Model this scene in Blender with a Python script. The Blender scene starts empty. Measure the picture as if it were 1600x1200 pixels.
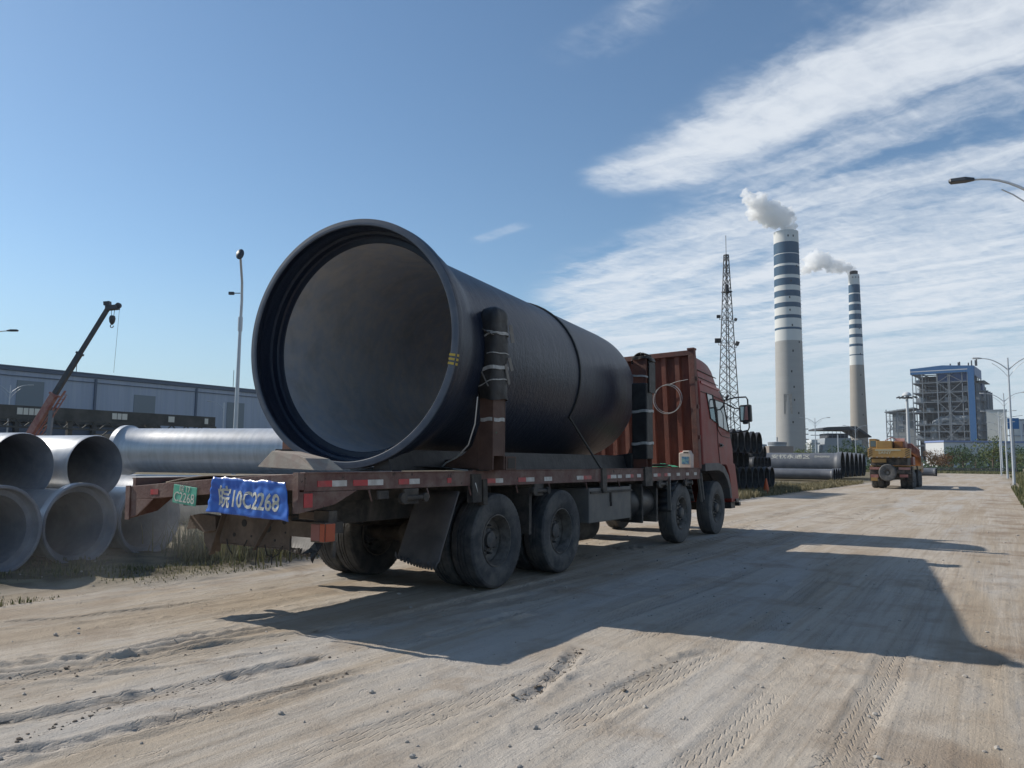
import bpy, bmesh, math, random
import numpy as np
from mathutils import Vector, Matrix, noise as mn
R_=math.radians
sc=bpy.context.scene
COL=sc.collection
# ------------------------------------------------------------------ camera
F_PX=1210.0; PITCH=math.atan(120/F_PX); ROLL=R_(0.6)
cd=bpy.data.cameras.new('camera'); cam=bpy.data.objects.new('camera',cd); COL.objects.link(cam); sc.camera=cam
cd.sensor_fit='HORIZONTAL'; cd.sensor_width=36.0; cd.lens=36.0*F_PX/1600; cd.clip_start=0.05; cd.clip_end=9000
cam.matrix_world=Matrix.Translation((0,0,1.45))@Matrix.Rotation(math.pi/2+PITCH,4,'X')@Matrix.Rotation(ROLL,4,'Z')
# ------------------------------------------------------------------ light
LD=Vector((1.27,-0.545,-1.0)).normalized()          # the way the sunlight travels
EL=math.asin(-LD.z); AZ=math.atan2(-LD.x,-LD.y)    # sun azimuth from +Y, clockwise positive
sd=bpy.data.lights.new('sun','SUN'); sun=bpy.data.objects.new('sun',sd); COL.objects.link(sun)
sd.energy=5.0; sd.angle=R_(0.55); sd.color=(1.0,0.93,0.82); sun.rotation_euler=LD.to_track_quat('-Z','Y').to_euler()
sc.view_settings.view_transform='Standard'; sc.view_settings.look='None'; sc.view_settings.exposure=0.0; sc.view_settings.gamma=1.0
sc.cycles.volume_bounces=14; sc.cycles.max_bounces=16; sc.cycles.diffuse_bounces=4; sc.cycles.glossy_bounces=4; sc.cycles.use_denoising=True
wd=bpy.data.worlds.new('World'); sc.world=wd; wd.use_nodes=True
class NT:
    """small helper round a node tree"""
    def __init__(s,t): s.t=t; s.t.nodes.clear()
    def n(s,typ,ins=None,**kw):
        x=s.t.nodes.new(typ)
        for k,v in kw.items(): setattr(x,k,v)
        for k,v in (ins or {}).items():
            i=x.inputs[k]
            if hasattr(v,'is_output') or isinstance(v,bpy.types.NodeSocket): s.t.links.new(v,i)
            else: i.default_value=v
        return x
    def m(s,op,a,b=None,c=None,clamp=False):
        x=s.t.nodes.new('ShaderNodeMath'); x.operation=op; x.use_clamp=clamp
        for i,v in enumerate((a,b,c)):
            if v is None: continue
            if isinstance(v,bpy.types.NodeSocket): s.t.links.new(v,x.inputs[i])
            else: x.inputs[i].default_value=v
        return x.outputs[0]
    def ss(s,v,a,b):   # smoothstep a..b
        x=s.n('ShaderNodeMapRange',{'Value':v,'From Min':a,'From Max':b,'To Min':0.0,'To Max':1.0},interpolation_type='SMOOTHSTEP'); return x.outputs[0]
    def mix(s,f,a,b,bt='MIX'):
        x=s.t.nodes.new('ShaderNodeMix'); x.data_type='RGBA'; x.blend_type=bt
        for i,v in ((0,f),(6,a),(7,b)):
            if isinstance(v,bpy.types.NodeSocket): s.t.links.new(v,x.inputs[i])
            else: x.inputs[i].default_value=(*v,1) if isinstance(v,tuple) and len(v)==3 else v
        return x.outputs[2]
    def noise(s,vec,scale,detail=4,rough=.55,dist=0.0):
        return s.n('ShaderNodeTexNoise',{'Vector':vec,'Scale':scale,'Detail':detail,'Roughness':rough,'Distortion':dist}).outputs[0]
    def l(s,a,b): s.t.links.new(a,b)
W=NT(wd.node_tree)
sky=W.n('ShaderNodeTexSky',sky_type='NISHITA',sun_disc=False,sun_elevation=EL,sun_rotation=AZ,altitude=50,air_density=1.0,dust_density=0.35,ozone_density=1.3)
tc=W.n('ShaderNodeTexCoord'); sx=W.n('ShaderNodeSeparateXYZ',{0:tc.outputs['Generated']})
zz=W.m('ADD',W.m('MAXIMUM',sx.outputs[2],0.0),W.m('MULTIPLY',W.m('SUBTRACT',1.0,W.ss(sx.outputs[2],0.0,.16)),.05))
px=W.m('DIVIDE',sx.outputs[0],zz); py=W.m('DIVIDE',sx.outputs[1],zz)
aa=W.m('SUBTRACT',W.m('MULTIPLY',px,.64),W.m('MULTIPLY',py,.77)); nn=W.m('ADD',W.m('MULTIPLY',px,.77),W.m('MULTIPLY',py,.64))
pv=W.n('ShaderNodeCombineXYZ',{0:px,1:py,2:0.0}).outputs[0]
wob=W.noise(pv,1.1,3,.5); wob2=W.noise(pv,4.0,4,.6)
aw=W.m('ADD',aa,W.m('MULTIPLY',W.m('SUBTRACT',wob,.5),.9)); nw=W.m('ADD',nn,W.m('MULTIPLY',W.m('SUBTRACT',wob,.5),.35))
nw=W.m('ADD',nw,W.m('MULTIPLY',W.m('SUBTRACT',wob2,.5),.22))
st=W.n('ShaderNodeCombineXYZ',{0:W.m('MULTIPLY',aw,.55),1:W.m('MULTIPLY',nw,1.9),2:1.7}).outputs[0]
f1=W.noise(st,2.4,6,.6,.5)                       # long streaks
rp=W.n('ShaderNodeCombineXYZ',{0:W.m('MULTIPLY',aa,3.2),1:W.m('MULTIPLY',nn,1.3),2:4.2}).outputs[0]
f2=W.noise(rp,5.0,5,.62,.6)                      # ripples across the streaks
f3=W.noise(pv,9.0,4,.6)
hzf=W.m('SUBTRACT',1.0,W.ss(sx.outputs[2],.06,.20))
tex=W.m('ADD',W.m('MULTIPLY',f1,.58),W.m('ADD',W.m('MULTIPLY',f2,.22),W.m('MULTIPLY',f3,.20)))
lo_=W.m('ADD',1.40,W.m('MINIMUM',W.m('MAXIMUM',W.m('MULTIPLY',W.m('SUBTRACT',W.m('MULTIPLY',aa,-1.0),.8),.36),-.25),.5))
band=W.m('MULTIPLY',W.ss(W.m('SUBTRACT',nw,lo_),-.02,.42),W.m('SUBTRACT',1.0,W.ss(nw,2.02,2.36)))
band=W.m('MULTIPLY',band,W.ss(aw,-2.1,-1.6))
veil=W.m('MULTIPLY',W.ss(nw,2.3,2.75),W.ss(px,-0.15,.75))
faint=W.m('MULTIPLY',W.m('MULTIPLY',W.ss(nw,1.7,2.2),W.ss(px,.35,1.0)),.50)
sm=W.m('MULTIPLY',W.m('MULTIPLY',W.ss(nn,1.14,1.25),W.m('SUBTRACT',1.0,W.ss(nn,1.31,1.42))),W.m('MULTIPLY',W.ss(aa,-1.45,-1.28),W.m('SUBTRACT',1.0,W.ss(aa,-1.05,-.85))))
da=W.m('MULTIPLY',W.m('MULTIPLY',W.ss(nn,2.0,2.06),W.m('SUBTRACT',1.0,W.ss(nn,2.1,2.18))),W.m('MULTIPLY',W.ss(aa,-2.95,-2.7),W.m('SUBTRACT',1.0,W.ss(aa,-2.5,-2.35))))
cov=W.m('MAXIMUM',W.m('MAXIMUM',band,W.m('MULTIPLY',veil,.80)),W.m('MAXIMUM',faint,W.m('MAXIMUM',W.m('MULTIPLY',sm,.36),W.m('MULTIPLY',da,.26))))
lf=W.noise(W.n('ShaderNodeCombineXYZ',{0:W.m('MULTIPLY',aw,.5),1:W.m('MULTIPLY',nw,1.6),2:9.3}).outputs[0],1.5,3,.5)
mod=W.m('ADD',W.m('MULTIPLY',W.m('SUBTRACT',tex,.50),4.2),W.m('MULTIPLY',W.m('SUBTRACT',lf,.46),2.2))
c2=W.m('ADD',cov,W.m('MULTIPLY',W.m('ADD',W.m('MULTIPLY',W.m('SUBTRACT',tex,.50),2.5),W.m('MULTIPLY',W.m('SUBTRACT',lf,.48),1.5)),W.ss(cov,.0,.45)))
cl=W.ss(c2,.06,1.22)
cl=W.m('ADD',W.m('MULTIPLY',cl,W.m('SUBTRACT',1.0,W.m('MULTIPLY',hzf,.75))),W.m('MULTIPLY',W.m('MULTIPLY',hzf,cov),.42),clamp=True)
cl=W.m('MULTIPLY',cl,.92)
skc=W.n('ShaderNodeHueSaturation',{'Saturation':1.0,'Value':1.0,'Color':sky.outputs[0]}).outputs[0]
skc=W.mix(1.0,skc,(.72,.87,.94),'MULTIPLY')
hor=W.m('MULTIPLY',W.m('SUBTRACT',1.0,W.ss(sx.outputs[2],-.02,.26)),.72)
skc=W.mix(hor,skc,(3.3,4.45,5.3))
skn=W.mix(cl,skc,(6.2,6.6,7.1))
SKYSTR=W.n('ShaderNodeBackground',{'Color':skn,'Strength':0.126})
wo=W.n('ShaderNodeOutputWorld',{'Surface':SKYSTR.outputs[0]})
# ------------------------------------------------------------------ materials
def P(name,col,rough=.6,metal=0.0,var=None,vs=3.0,vamt=.5,dirt=None,dscale=1.2,damt=.5,bump=0.0,bscale=30.0,spec=.5,stretch=None,wear=None):
    """principled with noise variation col->var, dirt film in clumps, bump"""
    m=bpy.data.materials.new(name); m.use_nodes=True; T=NT(m.node_tree)
    tc=T.n('ShaderNodeTexCoord').outputs['Object']
    vec=tc
    if stretch: vec=T.n('ShaderNodeMapping',{'Vector':tc,'Scale':stretch}).outputs[0]
    c=(*col,1)
    cs=None
    if var is not None:
        cs=T.mix(T.m('MULTIPLY',T.ss(T.noise(vec,vs,6,.6),.35,.68),vamt*2 if vamt<=.5 else 1.0),tuple(col),tuple(var))
    if dirt is not None:
        f=T.m('MULTIPLY',T.ss(T.noise(vec,dscale,7,.68,.4),.42,.7),damt)
        cs=T.mix(f,cs if cs is not None else tuple(col),tuple(dirt))
    if wear is not None:
        f=T.ss(T.noise(tc,wear[1],8,.72),wear[2],wear[2]+.05)
        cs=T.mix(f,cs if cs is not None else tuple(col),tuple(wear[0]))
    b=T.n('ShaderNodeBsdfPrincipled',{'Roughness':rough,'Metallic':metal,'Specular IOR Level':spec})
    if cs is not None: T.l(cs,b.inputs['Base Color'])
    else: b.inputs['Base Color'].default_value=c
    if var is not None or dirt is not None:
        r=T.m('ADD',rough-.08,T.m('MULTIPLY',T.noise(vec,vs*1.7,4,.6),.2),clamp=True); T.l(r,b.inputs['Roughness'])
    if bump:
        bn=T.n('ShaderNodeBump',{'Strength':bump,'Distance':.01,'Height':T.noise(tc,bscale,5,.6)}); T.l(bn.outputs[0],b.inputs['Normal'])
    T.n('ShaderNodeOutputMaterial',{'Surface':b.outputs[0]})
    return m
DUST=(.30,.26,.21)
M={}
M['black_pipe']=P('black bitumen pipe coat',(.006,.011,.026),.38,0,(.011,.019,.038),2.2,.5,(.05,.058,.075),1.0,.30,.8,20,spec=.35,stretch=(.5,5.5,.5),wear=((.06,.065,.075),9,.685))
M['rim_dust']=P('dusty coated rim',(.060,.078,.110),.5,0,(.09,.105,.135),5,.5)
M['pipe_inside']=P('cement pipe lining',(.40,.43,.48),.5,0,(.50,.49,.48),6,.5,(.12,.11,.10),2.0,.25,.25,60)
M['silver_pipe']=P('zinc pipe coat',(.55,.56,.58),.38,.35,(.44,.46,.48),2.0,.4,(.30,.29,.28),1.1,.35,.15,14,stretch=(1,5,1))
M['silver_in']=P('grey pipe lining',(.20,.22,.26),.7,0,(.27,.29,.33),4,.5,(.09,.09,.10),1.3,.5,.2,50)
M['dark_pipe']=P('dark grey pipe coat',(.035,.038,.045),.5,0,(.06,.062,.07),2.5,.5,(.14,.13,.12),1.5,.25,.2,20)
M['yard_grey']=P('weathered grey pipe coat',(.085,.095,.115),.5,0,(.12,.13,.15),1.5,.5,(.2,.19,.18),.9,.25)
M['dark_in']=P('dark pipe lining',(.03,.03,.032),.85,0,(.05,.05,.05),5,.5)
M['rust_pipe']=P('red primer pipe',(.22,.045,.035),.65,0,(.30,.09,.06),2,.5,(.12,.05,.04),3,.5)
M['rust_frame']=P('dusty maroon frame paint',(.105,.046,.040),.72,0,(.155,.088,.072),5,.5,(.24,.19,.155),3.2,.55,.4,40,wear=((.045,.03,.026),9,.60))
M['deck']=P('dusty deck steel',(.16,.12,.10),.8,0,(.26,.21,.17),3,.5,(.34,.30,.25),1.6,.7,.4,30)
M['wedge']=P('dust covered plate',(.36,.33,.28),.85,0,(.30,.26,.22),4,.5,(.22,.10,.09),5,.35,.3,30)
M['stake']=P('rusty stake steel',(.075,.038,.028),.68,0,(.11,.062,.045),6,.5,(.06,.035,.03),2.5,.5,.35,50,wear=((.05,.16,.09),3.1,.655))
M['stake_red']=P('red oxide stake steel',(.16,.055,.032),.66,0,(.10,.04,.03),6,.5,(.05,.03,.025),3,.5,.3,50)
M['chassis']=P('dirty chassis steel',(.024,.022,.021),.75,0,(.07,.06,.05),5,.5,(.17,.14,.115),2.4,.55,.4,40)
M['chassis_brown']=P('mud caked crossmember',(.10,.075,.06),.8,0,(.16,.12,.095),6,.5,(.06,.05,.045),3,.5,.4,40)
M['rubber']=P('black rubber sheet',(.008,.008,.009),.55,0,(.024,.023,.024),5,.5,(.07,.065,.06),4,.3,.6,18)
M['plastic_black']=P('black plastic',(.02,.021,.023),.45,0,(.035,.035,.036),6,.4)
M['tyre']=P('tyre rubber',(.024,.028,.034),.72,0,(.055,.056,.06),7,.5,(.15,.14,.125),3,.55,.5,60)
M['tyre_dusty']=P('dusty tyre rubber',(.06,.062,.066),.8,0,(.085,.085,.085),7,.5,(.2,.185,.165),2.5,.45,.4,60)
M['rim']=P('grimy wheel steel',(.17,.155,.14),.65,.2,(.06,.055,.05),8,.5,(.2,.17,.14),3,.5,.4,50)
M['hub']=P('greasy hub iron',(.06,.062,.068),.6,.2,(.12,.11,.10),9,.5,(.03,.03,.03),5,.5,.4,60)
M['cab_red']=P('faded red cab paint',(.235,.022,.016),.45,0,(.19,.028,.022),1.5,.5,(.16,.08,.065),1.6,.40,.1,60,spec=.35)
M['cab_red_bright']=P('bright red stripe paint',(.33,.025,.018),.35,0,(.25,.03,.02),3,.4)
M['cab_dark']=P('cab shut line black',(.012,.01,.01),.6)
M['fender']=P('dusty grey fender plastic',(.075,.072,.072),.62,0,(.11,.10,.10),4,.5,(.2,.17,.15),2,.4,.1,40)
M['corr']=P('rusty corrugated steel',(.20,.058,.034),.72,0,(.11,.036,.026),5,.5,(.29,.13,.085),2.0,.5,.4,40,stretch=(1,1,.25),wear=((.045,.025,.02),7,.63))
M['corr_frame']=P('rusty headboard frame',(.16,.055,.04),.72,0,(.09,.04,.033),5,.5,(.22,.13,.10),2.5,.5,.4,40)
M['tape_red']=P('red reflective tape',(.45,.025,.03),.4,0,(.30,.03,.035),12,.5,(.22,.16,.13),5,.5)
M['tape_white']=P('white reflective tape',(.55,.53,.50),.42,0,(.40,.38,.35),12,.5,(.25,.2,.17),5,.5)
M['strap']=P('pale packing strap',(.42,.42,.41),.5,0,(.28,.28,.27),20,.5)
M['wire']=P('galvanised wire',(.55,.54,.52),.4,.4)
M['cable']=P('dark cable',(.02,.02,.02),.6)
M['orange_lens']=P('orange lens',(.38,.08,.03),.35,0,(.38,.07,.03),10,.5)
M['tool_steel']=P('dusty grey toolbox',(.12,.115,.11),.65,0,(.16,.15,.135),4,.5,(.23,.2,.17),2,.4,.15,40)
M['jerry']=P('white jerrycan plastic',(.62,.54,.48),.45,0,(.55,.42,.36),6,.4)
M['label_blue']=P('blue can label',(.06,.16,.33),.4,0,(.25,.42,.40),14,.6)
M['rag']=P('green netting rag',(.03,.22,.12),.85,0,(.05,.34,.2),20,.5)
M['plate_green']=P('green number plate',(.06,.33,.22),.45,0,(.12,.42,.30),8,.5,(.25,.3,.25),4,.35)
M['sheet_blue']=P('crumpled blue sheet',(.012,.085,.42),.28,0,(.02,.13,.50),4,.4,spec=.7)
M['letter_white']=P('pale lettering',(.58,.57,.50),.5,0,(.42,.42,.36),20,.5)
M['yellow_paint']=P('yellow paint mark',(.50,.36,.04),.6,0,(.35,.26,.06),20,.5)
M['concrete']=P('grey concrete shaft',(.36,.34,.31),.85,0,(.30,.285,.26),.05,.5)
M['steel_grey']=P('light grey structural steel',(.17,.19,.215),.6)
M['steel_dark']=P('dark structural steel',(.045,.05,.06),.7)
M['galv']=P('galvanised pole',(.50,.53,.56),.42,.3,(.42,.45,.5),1.5,.4)
M['lamp_head']=P('dark lamp head',(.05,.055,.065),.45)
M['lamp_pale']=P('pale lamp head',(.4,.42,.44),.45)
M['glass']=None
M['soot']=P('sooty flue',(.02,.02,.02),.9)
M['shed_blue']=P('blue grey cladding',(.33,.38,.48),.6,0,(.38,.43,.50),1.2,.5,(.22,.27,.34),.3,.4,stretch=(3,3,.12))
M['shed_door']=P('grey door cladding',(.20,.235,.26),.7)
M['shed_trim']=P('grey roof trim',(.11,.14,.19),.7)
M['canopy']=P('old canopy steel',(.05,.052,.05),.8,0,(.09,.09,.085),.6,.5)
M['daylight_pane']=P('pale translucent sheet',(.6,.6,.55),.6)
M['white_wall']=P('white rendered wall',(.50,.52,.54),.8)
M['cream_wall']=P('cream cladding',(.52,.52,.48),.8,0,(.46,.47,.45),.05,.4)
M['blue_clad']=P('bright blue cladding',(.018,.105,.27),.55)
M['blue_dark']=P('dark blue cladding',(.012,.055,.17),.6)
M['grey_clad']=P('grey cladding',(.26,.29,.32),.7)
M['crane_yellow']=P('amber crane paint',(.36,.22,.07),.5,0,(.30,.16,.04),2,.5,(.4,.30,.18),2,.3)
M['crane_orange']=P('orange crane paint',(.30,.12,.02),.5,0,(.18,.06,.02),2,.5)
M['crane_red']=P('dull red crane paint',(.27,.10,.085),.5,0,(.36,.20,.17),2,.5)
M['crane_boom']=P('dark boom paint',(.045,.05,.06),.5,0,(.07,.07,.08),2,.5)
M['foil']=P('pale cream stripe',(.5,.5,.38),.5)
M['bark']=P('bark',(.10,.08,.06),.9,0,(.15,.12,.09),6,.5)
M['timber']=P('weathered timber',(.14,.10,.07),.9,0,(.20,.15,.11),6,.5)
M['cone']=P('orange plastic cone',(.55,.09,.02),.5)
def leafmat(name,c1,c2,tr=.25):
    m=bpy.data.materials.new(name); m.use_nodes=True; T=NT(m.node_tree)
    gi=T.n('ShaderNodeNewGeometry').outputs['Random Per Island']
    c=T.mix(gi,c1,c2)
    d=T.n('ShaderNodeBsdfPrincipled',{'Base Color':c,'Roughness':.7})
    t=T.n('ShaderNodeBsdfTranslucent',{'Color':c})
    x=T.n('ShaderNodeMixShader',{0:tr,1:d.outputs[0],2:t.outputs[0]})
    T.n('ShaderNodeOutputMaterial',{'Surface':x.outputs[0]}); return m
M['leaf_dark']=leafmat('dark leaves',(.020,.050,.014),(.06,.11,.035))
M['leaf_olive']=leafmat('olive leaves',(.06,.09,.02),(.13,.16,.05))
M['leaf_brown']=leafmat('browning leaves',(.11,.05,.025),(.16,.10,.045))
M['grass_dry']=leafmat('dry grass blades',(.13,.11,.05),(.28,.24,.14))
M['grass_mix']=leafmat('mixed grass blades',(.05,.07,.02),(.20,.18,.09))
def glassmat():
    m=bpy.data.materials.new('cab window glass'); m.use_nodes=True; T=NT(m.node_tree)
    b=T.n('ShaderNodeBsdfPrincipled',{'Base Color':(.04,.06,.07,1),'Roughness':.06,'Specular IOR Level':1.0,'Coat Weight':.6,'Coat Roughness':.05})
    T.n('ShaderNodeOutputMaterial',{'Surface':b.outputs[0]}); return m
M['glass']=glassmat()
def mirrorglass():
    m=bpy.data.materials.new('mirror glass'); m.use_nodes=True; T=NT(m.node_tree)
    b=T.n('ShaderNodeBsdfPrincipled',{'Base Color':(.75,.78,.8,1),'Roughness':.05,'Metallic':1.0}); T.n('ShaderNodeOutputMaterial',{'Surface':b.outputs[0]}); return m
M['mirror']=mirrorglass()
def chimneymat(name,bands,zc,shaft=(.32,.315,.305)):
    """bands: list of (z_low,z_high) blue; white above zc; concrete with lift rings below"""
    m=bpy.data.materials.new(name); m.use_nodes=True; T=NT(m.node_tree)
    o=T.n('ShaderNodeTexCoord').outputs['Object']; z=T.n('ShaderNodeSeparateXYZ',{0:o}).outputs[2]
    ring=T.ss(T.m('FRACT',T.m('MULTIPLY',z,.16)),.0,.06)
    con=T.mix(T.noise(T.n('ShaderNodeMapping',{'Vector':o,'Scale':(.03,.03,.12)}).outputs[0],2.0,5,.6),tuple(x*.88 for x in shaft),tuple(min(1,x*1.1) for x in shaft))
    con=T.mix(T.m('MULTIPLY',T.m('SUBTRACT',1.0,ring),.25),con,tuple(x*.72 for x in shaft))
    wh=T.mix(T.noise(T.n('ShaderNodeMapping',{'Vector':o,'Scale':(.1,.1,.02)}).outputs[0],2.0,4,.6),(.62,.63,.62),(.52,.53,.52))
    c=T.mix(T.m('GREATER_THAN',z,zc),con,wh)
    for a,b in bands:
        c=T.mix(T.m('MULTIPLY',T.m('GREATER_THAN',z,a),T.m('LESS_THAN',z,b)),c,(.010,.062,.125))
    b_=T.n('ShaderNodeBsdfPrincipled',{'Base Color':c,'Roughness':.75}); T.n('ShaderNodeOutputMaterial',{'Surface':b_.outputs[0]}); return m
# ------------------------------------------------------------------ mesh builder
class MB:
    def __init__(s,rb=0.0): s.v=[]; s.f=[]; s.mi=[]; s.k=0; s.rb=rb
    def add(s,vs,fs,k=None):
        o=len(s.v)
        if s.rb:
            c,q=math.cos(s.rb),math.sin(s.rb); vs=[(x*c-(z-1.32)*q,y,1.32+x*q+(z-1.32)*c) for x,y,z in vs]
        s.v+= [tuple(p) for p in vs]; s.f+=[tuple(i+o for i in f) for f in fs]; s.mi+=[s.k if k is None else k]*len(fs)
    def box(s,x0,x1,y0,y1,z0,z1,k=None):
        s.add([(x0,y0,z0),(x1,y0,z0),(x1,y1,z0),(x0,y1,z0),(x0,y0,z1),(x1,y0,z1),(x1,y1,z1),(x0,y1,z1)],
              [(0,3,2,1),(4,5,6,7),(0,1,5,4),(1,2,6,5),(2,3,7,6),(3,0,4,7)],k)
    def beam(s,a,b,w,h=None,k=None,up=(0,0,1)):
        a=Vector(a); b=Vector(b); d=(b-a).normalized(); h=w if h is None else h
        u=Vector(up)
        if abs(d.dot(u))>.98: u=Vector((0,1,0))
        r=d.cross(u).normalized()*w/2; q=r.cross(d).normalized()*h/2
        s.add([a-r-q,a+r-q,a+r+q,a-r+q,b-r-q,b+r-q,b+r+q,b-r+q],[(0,1,2,3),(7,6,5,4),(0,4,5,1),(1,5,6,2),(2,6,7,3),(3,7,4,0)],k)
    def tube(s,path,r,seg=8,k=None,cap=True,closed=False):
        P_=[Vector(p) for p in path]; n=len(P_); rs=r if isinstance(r,(list,tuple)) else [r]*n
        vs=[];prev=None
        for i in range(n):
            a=P_[(i-1)%n] if (closed or i>0) else P_[i]; b=P_[(i+1)%n] if (closed or i<n-1) else P_[i]
            d=(b-a).normalized()
            if prev is None:
                u=Vector((0,0,1)) if abs(d.z)<.9 else Vector((1,0,0)); e=d.cross(u).normalized()
            else: e=(prev-d*prev.dot(d)).normalized()
            prev=e; g=d.cross(e)
            for j in range(seg):
                t=2*math.pi*j/seg; vs.append(P_[i]+(e*math.cos(t)+g*math.sin(t))*rs[i])
        fs=[]
        for i in range(n if closed else n-1):
            for j in range(seg):
                a=i*seg+j; b=i*seg+(j+1)%seg; c=((i+1)%n)*seg+(j+1)%seg; d_=((i+1)%n)*seg+j
                fs.append((a,b,c,d_))
        if cap and not closed: fs.append(tuple(range(seg))[::-1]); fs.append(tuple((n-1)*seg+j for j in range(seg)))
        s.add(vs,fs,k)
    def lathe(s,prof,seg=64,axis='Y',org=(0,0,0),k=None,ks=None,closed=False,jit=None):
        """prof: list of (radius, along). faces between consecutive points"""
        vs=[];o=Vector(org)
        for i,(r,t) in enumerate(prof):
            for j in range(seg):
                a=2*math.pi*j/seg; rr=r
                if jit: rr=r+jit(i,j,seg)
                x,y=rr*math.cos(a),rr*math.sin(a)
                p={'Y':(x,t,y),'X':(t,x,y),'Z':(x,y,t)}[axis]; vs.append(o+Vector(p))
        n=len(prof)
        for i in range(n if closed else n-1):
            fs=[]
            for j in range(seg):
                a=i*seg+j; b=i*seg+(j+1)%seg; c=((i+1)%n)*seg+(j+1)%seg; d=((i+1)%n)*seg+j
                fs.append((a,b,c,d))
            if i==0: base=len(s.v); s.add(vs,fs,ks[i] if ks else k)
            else:
                s.f+=[tuple(q+base for q in f) for f in fs]; s.mi+=[(ks[i] if ks else (s.k if k is None else k))]*len(fs)
    def prism(s,pts,a,b,axis='X',k=None):
        """polygon pts in the two other axes, extruded a..b"""
        n=len(pts)
        def mk(p,t): return {'X':(t,p[0],p[1]),'Y':(p[0],t,p[1]),'Z':(p[0],p[1],t)}[axis]
        vs=[mk(p,a) for p in pts]+[mk(p,b) for p in pts]
        fs=[tuple(range(n))[::-1],tuple(range(n,2*n))]+[(i,(i+1)%n,(i+1)%n+n,i+n) for i in range(n)]
        s.add(vs,fs,k)
    def build(s,name,mats,parent=None,smooth=False,bevel=0.0,loc=None,rot=None):
        me=bpy.data.meshes.new(name); me.from_pydata(s.v,[],s.f)
        if not isinstance(mats,(list,tuple)): mats=[mats]
        for m in mats: me.materials.append(m)
        if len(mats)>1: me.polygons.foreach_set('material_index',s.mi)
        bm=bmesh.new(); bm.from_mesh(me); bmesh.ops.recalc_face_normals(bm,faces=bm.faces); bm.to_mesh(me); bm.free()
        if smooth:
            me.polygons.foreach_set('use_smooth',[True]*len(me.polygons)); me.set_sharp_from_angle(angle=R_(smooth if smooth is not True else 38))
        me.update()
        o=bpy.data.objects.new(name,me); COL.objects.link(o)
        if parent is not None: o.parent=parent
        if loc: o.location=loc
        if rot: o.rotation_euler=rot
        if bevel:
            b=o.modifiers.new('bevel','BEVEL'); b.width=bevel; b.segments=2; b.limit_method='ANGLE'; b.angle_limit=R_(40); b.harden_normals=False
        return o
def thing(name,label,cat,loc=(0,0,0),rz=0,group=None):
    o=bpy.data.objects.new(name,None); COL.objects.link(o); o.location=loc; o.rotation_euler=(0,0,rz); return tag(o,label,cat,group)
def tag(o,label,cat,group=None,kind=None):
    if label: o['label']=label
    if cat: o['category']=cat
    if group: o['group']=group
    if kind: o['kind']=kind
    return o
def kids(o): return [c for c in bpy.data.objects if c.parent==o]
def dup(o,loc=None,rz=None,label=None,parent=None):
    c=o.copy(); COL.objects.link(c); c.parent=parent
    if loc is not None: c.location=loc
    if rz is not None: c.rotation_euler=(0,0,rz)
    if label: c['label']=label
    for ch in kids(o): dup(ch,parent=c)
    return c
def text_mesh(body,size,extr=.002,sx=1.0,bold=0.0):
    cu=bpy.data.curves.new('t','FONT'); cu.body=body; cu.size=size; cu.extrude=extr; cu.align_x='CENTER'; cu.align_y='CENTER'; cu.resolution_u=3; cu.offset=bold
    o=bpy.data.objects.new('t',cu); COL.objects.link(o); dg=bpy.context.evaluated_depsgraph_get(); dg.update()
    me=bpy.data.meshes.new_from_object(o.evaluated_get(dg)); bpy.data.objects.remove(o); bpy.data.curves.remove(cu)
    if sx!=1.0: me.transform(Matrix.Diagonal((sx,1,1,1)))
    return me
def text_obj(name,body,size,mat,parent,mw,sx=1.0,extr=.002):
    me=text_mesh(body,size,extr,sx); me.transform(mw); me.materials.clear(); me.materials.append(mat)
    o=bpy.data.objects.new(name,me); COL.objects.link(o); o.parent=parent; return o
RH=R_(32.0); cR,sR=math.cos(RH),math.sin(RH)
def WU(w,u,z=0.0): return Vector((w*cR+u*sR,-w*sR+u*cR,z))    # w right of the road axis, u along it
rnd=random.Random(7)
# ------------------------------------------------------------------ ground sheet
def axis_pts(lo,hi,step,growth,out_lo,out_hi):
    c=list(np.arange(lo,hi+1e-6,step)); s=step
    a=[];x=lo
    while x>out_lo: s*=growth; x-=s; a.append(x)
    s=step;b=[];x=hi
    while x<out_hi: s*=growth; x+=s; b.append(x)
    return np.array(a[::-1]+c+b)
xs=axis_pts(-5.2,5.6,.024,1.045,-3500,3500); ys=axis_pts(2.9,9.0,.024,1.03,-400,4200)
GX,GY=np.meshgrid(xs,ys)
def vnoise(x,y,seed=0):
    xi=np.floor(x).astype(np.int64); yi=np.floor(y).astype(np.int64); fx=x-xi; fy=y-yi
    fx=fx*fx*(3-2*fx); fy=fy*fy*(3-2*fy)
    def h(a,b):
        n=(a*374761393+b*668265263+seed*1442695041)&0x7fffffff; n=((n^(n>>13))*1274126177)&0x7fffffff
        return ((n^(n>>16))&0xffff)/65535.0
    return (h(xi,yi)*(1-fx)+h(xi+1,yi)*fx)*(1-fy)+(h(xi,yi+1)*(1-fx)+h(xi+1,yi+1)*fx)*fy
def fbm(x,y,o=4,seed=0):
    t=0;a=1;n=0
    for i in range(o): t=t+a*vnoise(x*2**i,y*2**i,seed+i); n+=a; a*=.5
    return t/n
GU=GX*sR+GY*cR; GW=GX*cR-GY*sR
near=np.exp(-np.maximum(0,GY-9)/14.0)*np.exp(-np.maximum(0,np.abs(GX)-7)/12.0)
Z=(fbm(GX*.35,GY*.35,3,3)-.5)*.05*np.exp(-np.maximum(0,GY-20)/60)
Z+=(fbm(GU*.35+7,GW*5,3,11)-.5)*.020*near          # long streaky grooves along the road
Z+=(fbm(GX*6,GY*6,4,5)-.5)*.016*near
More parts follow.
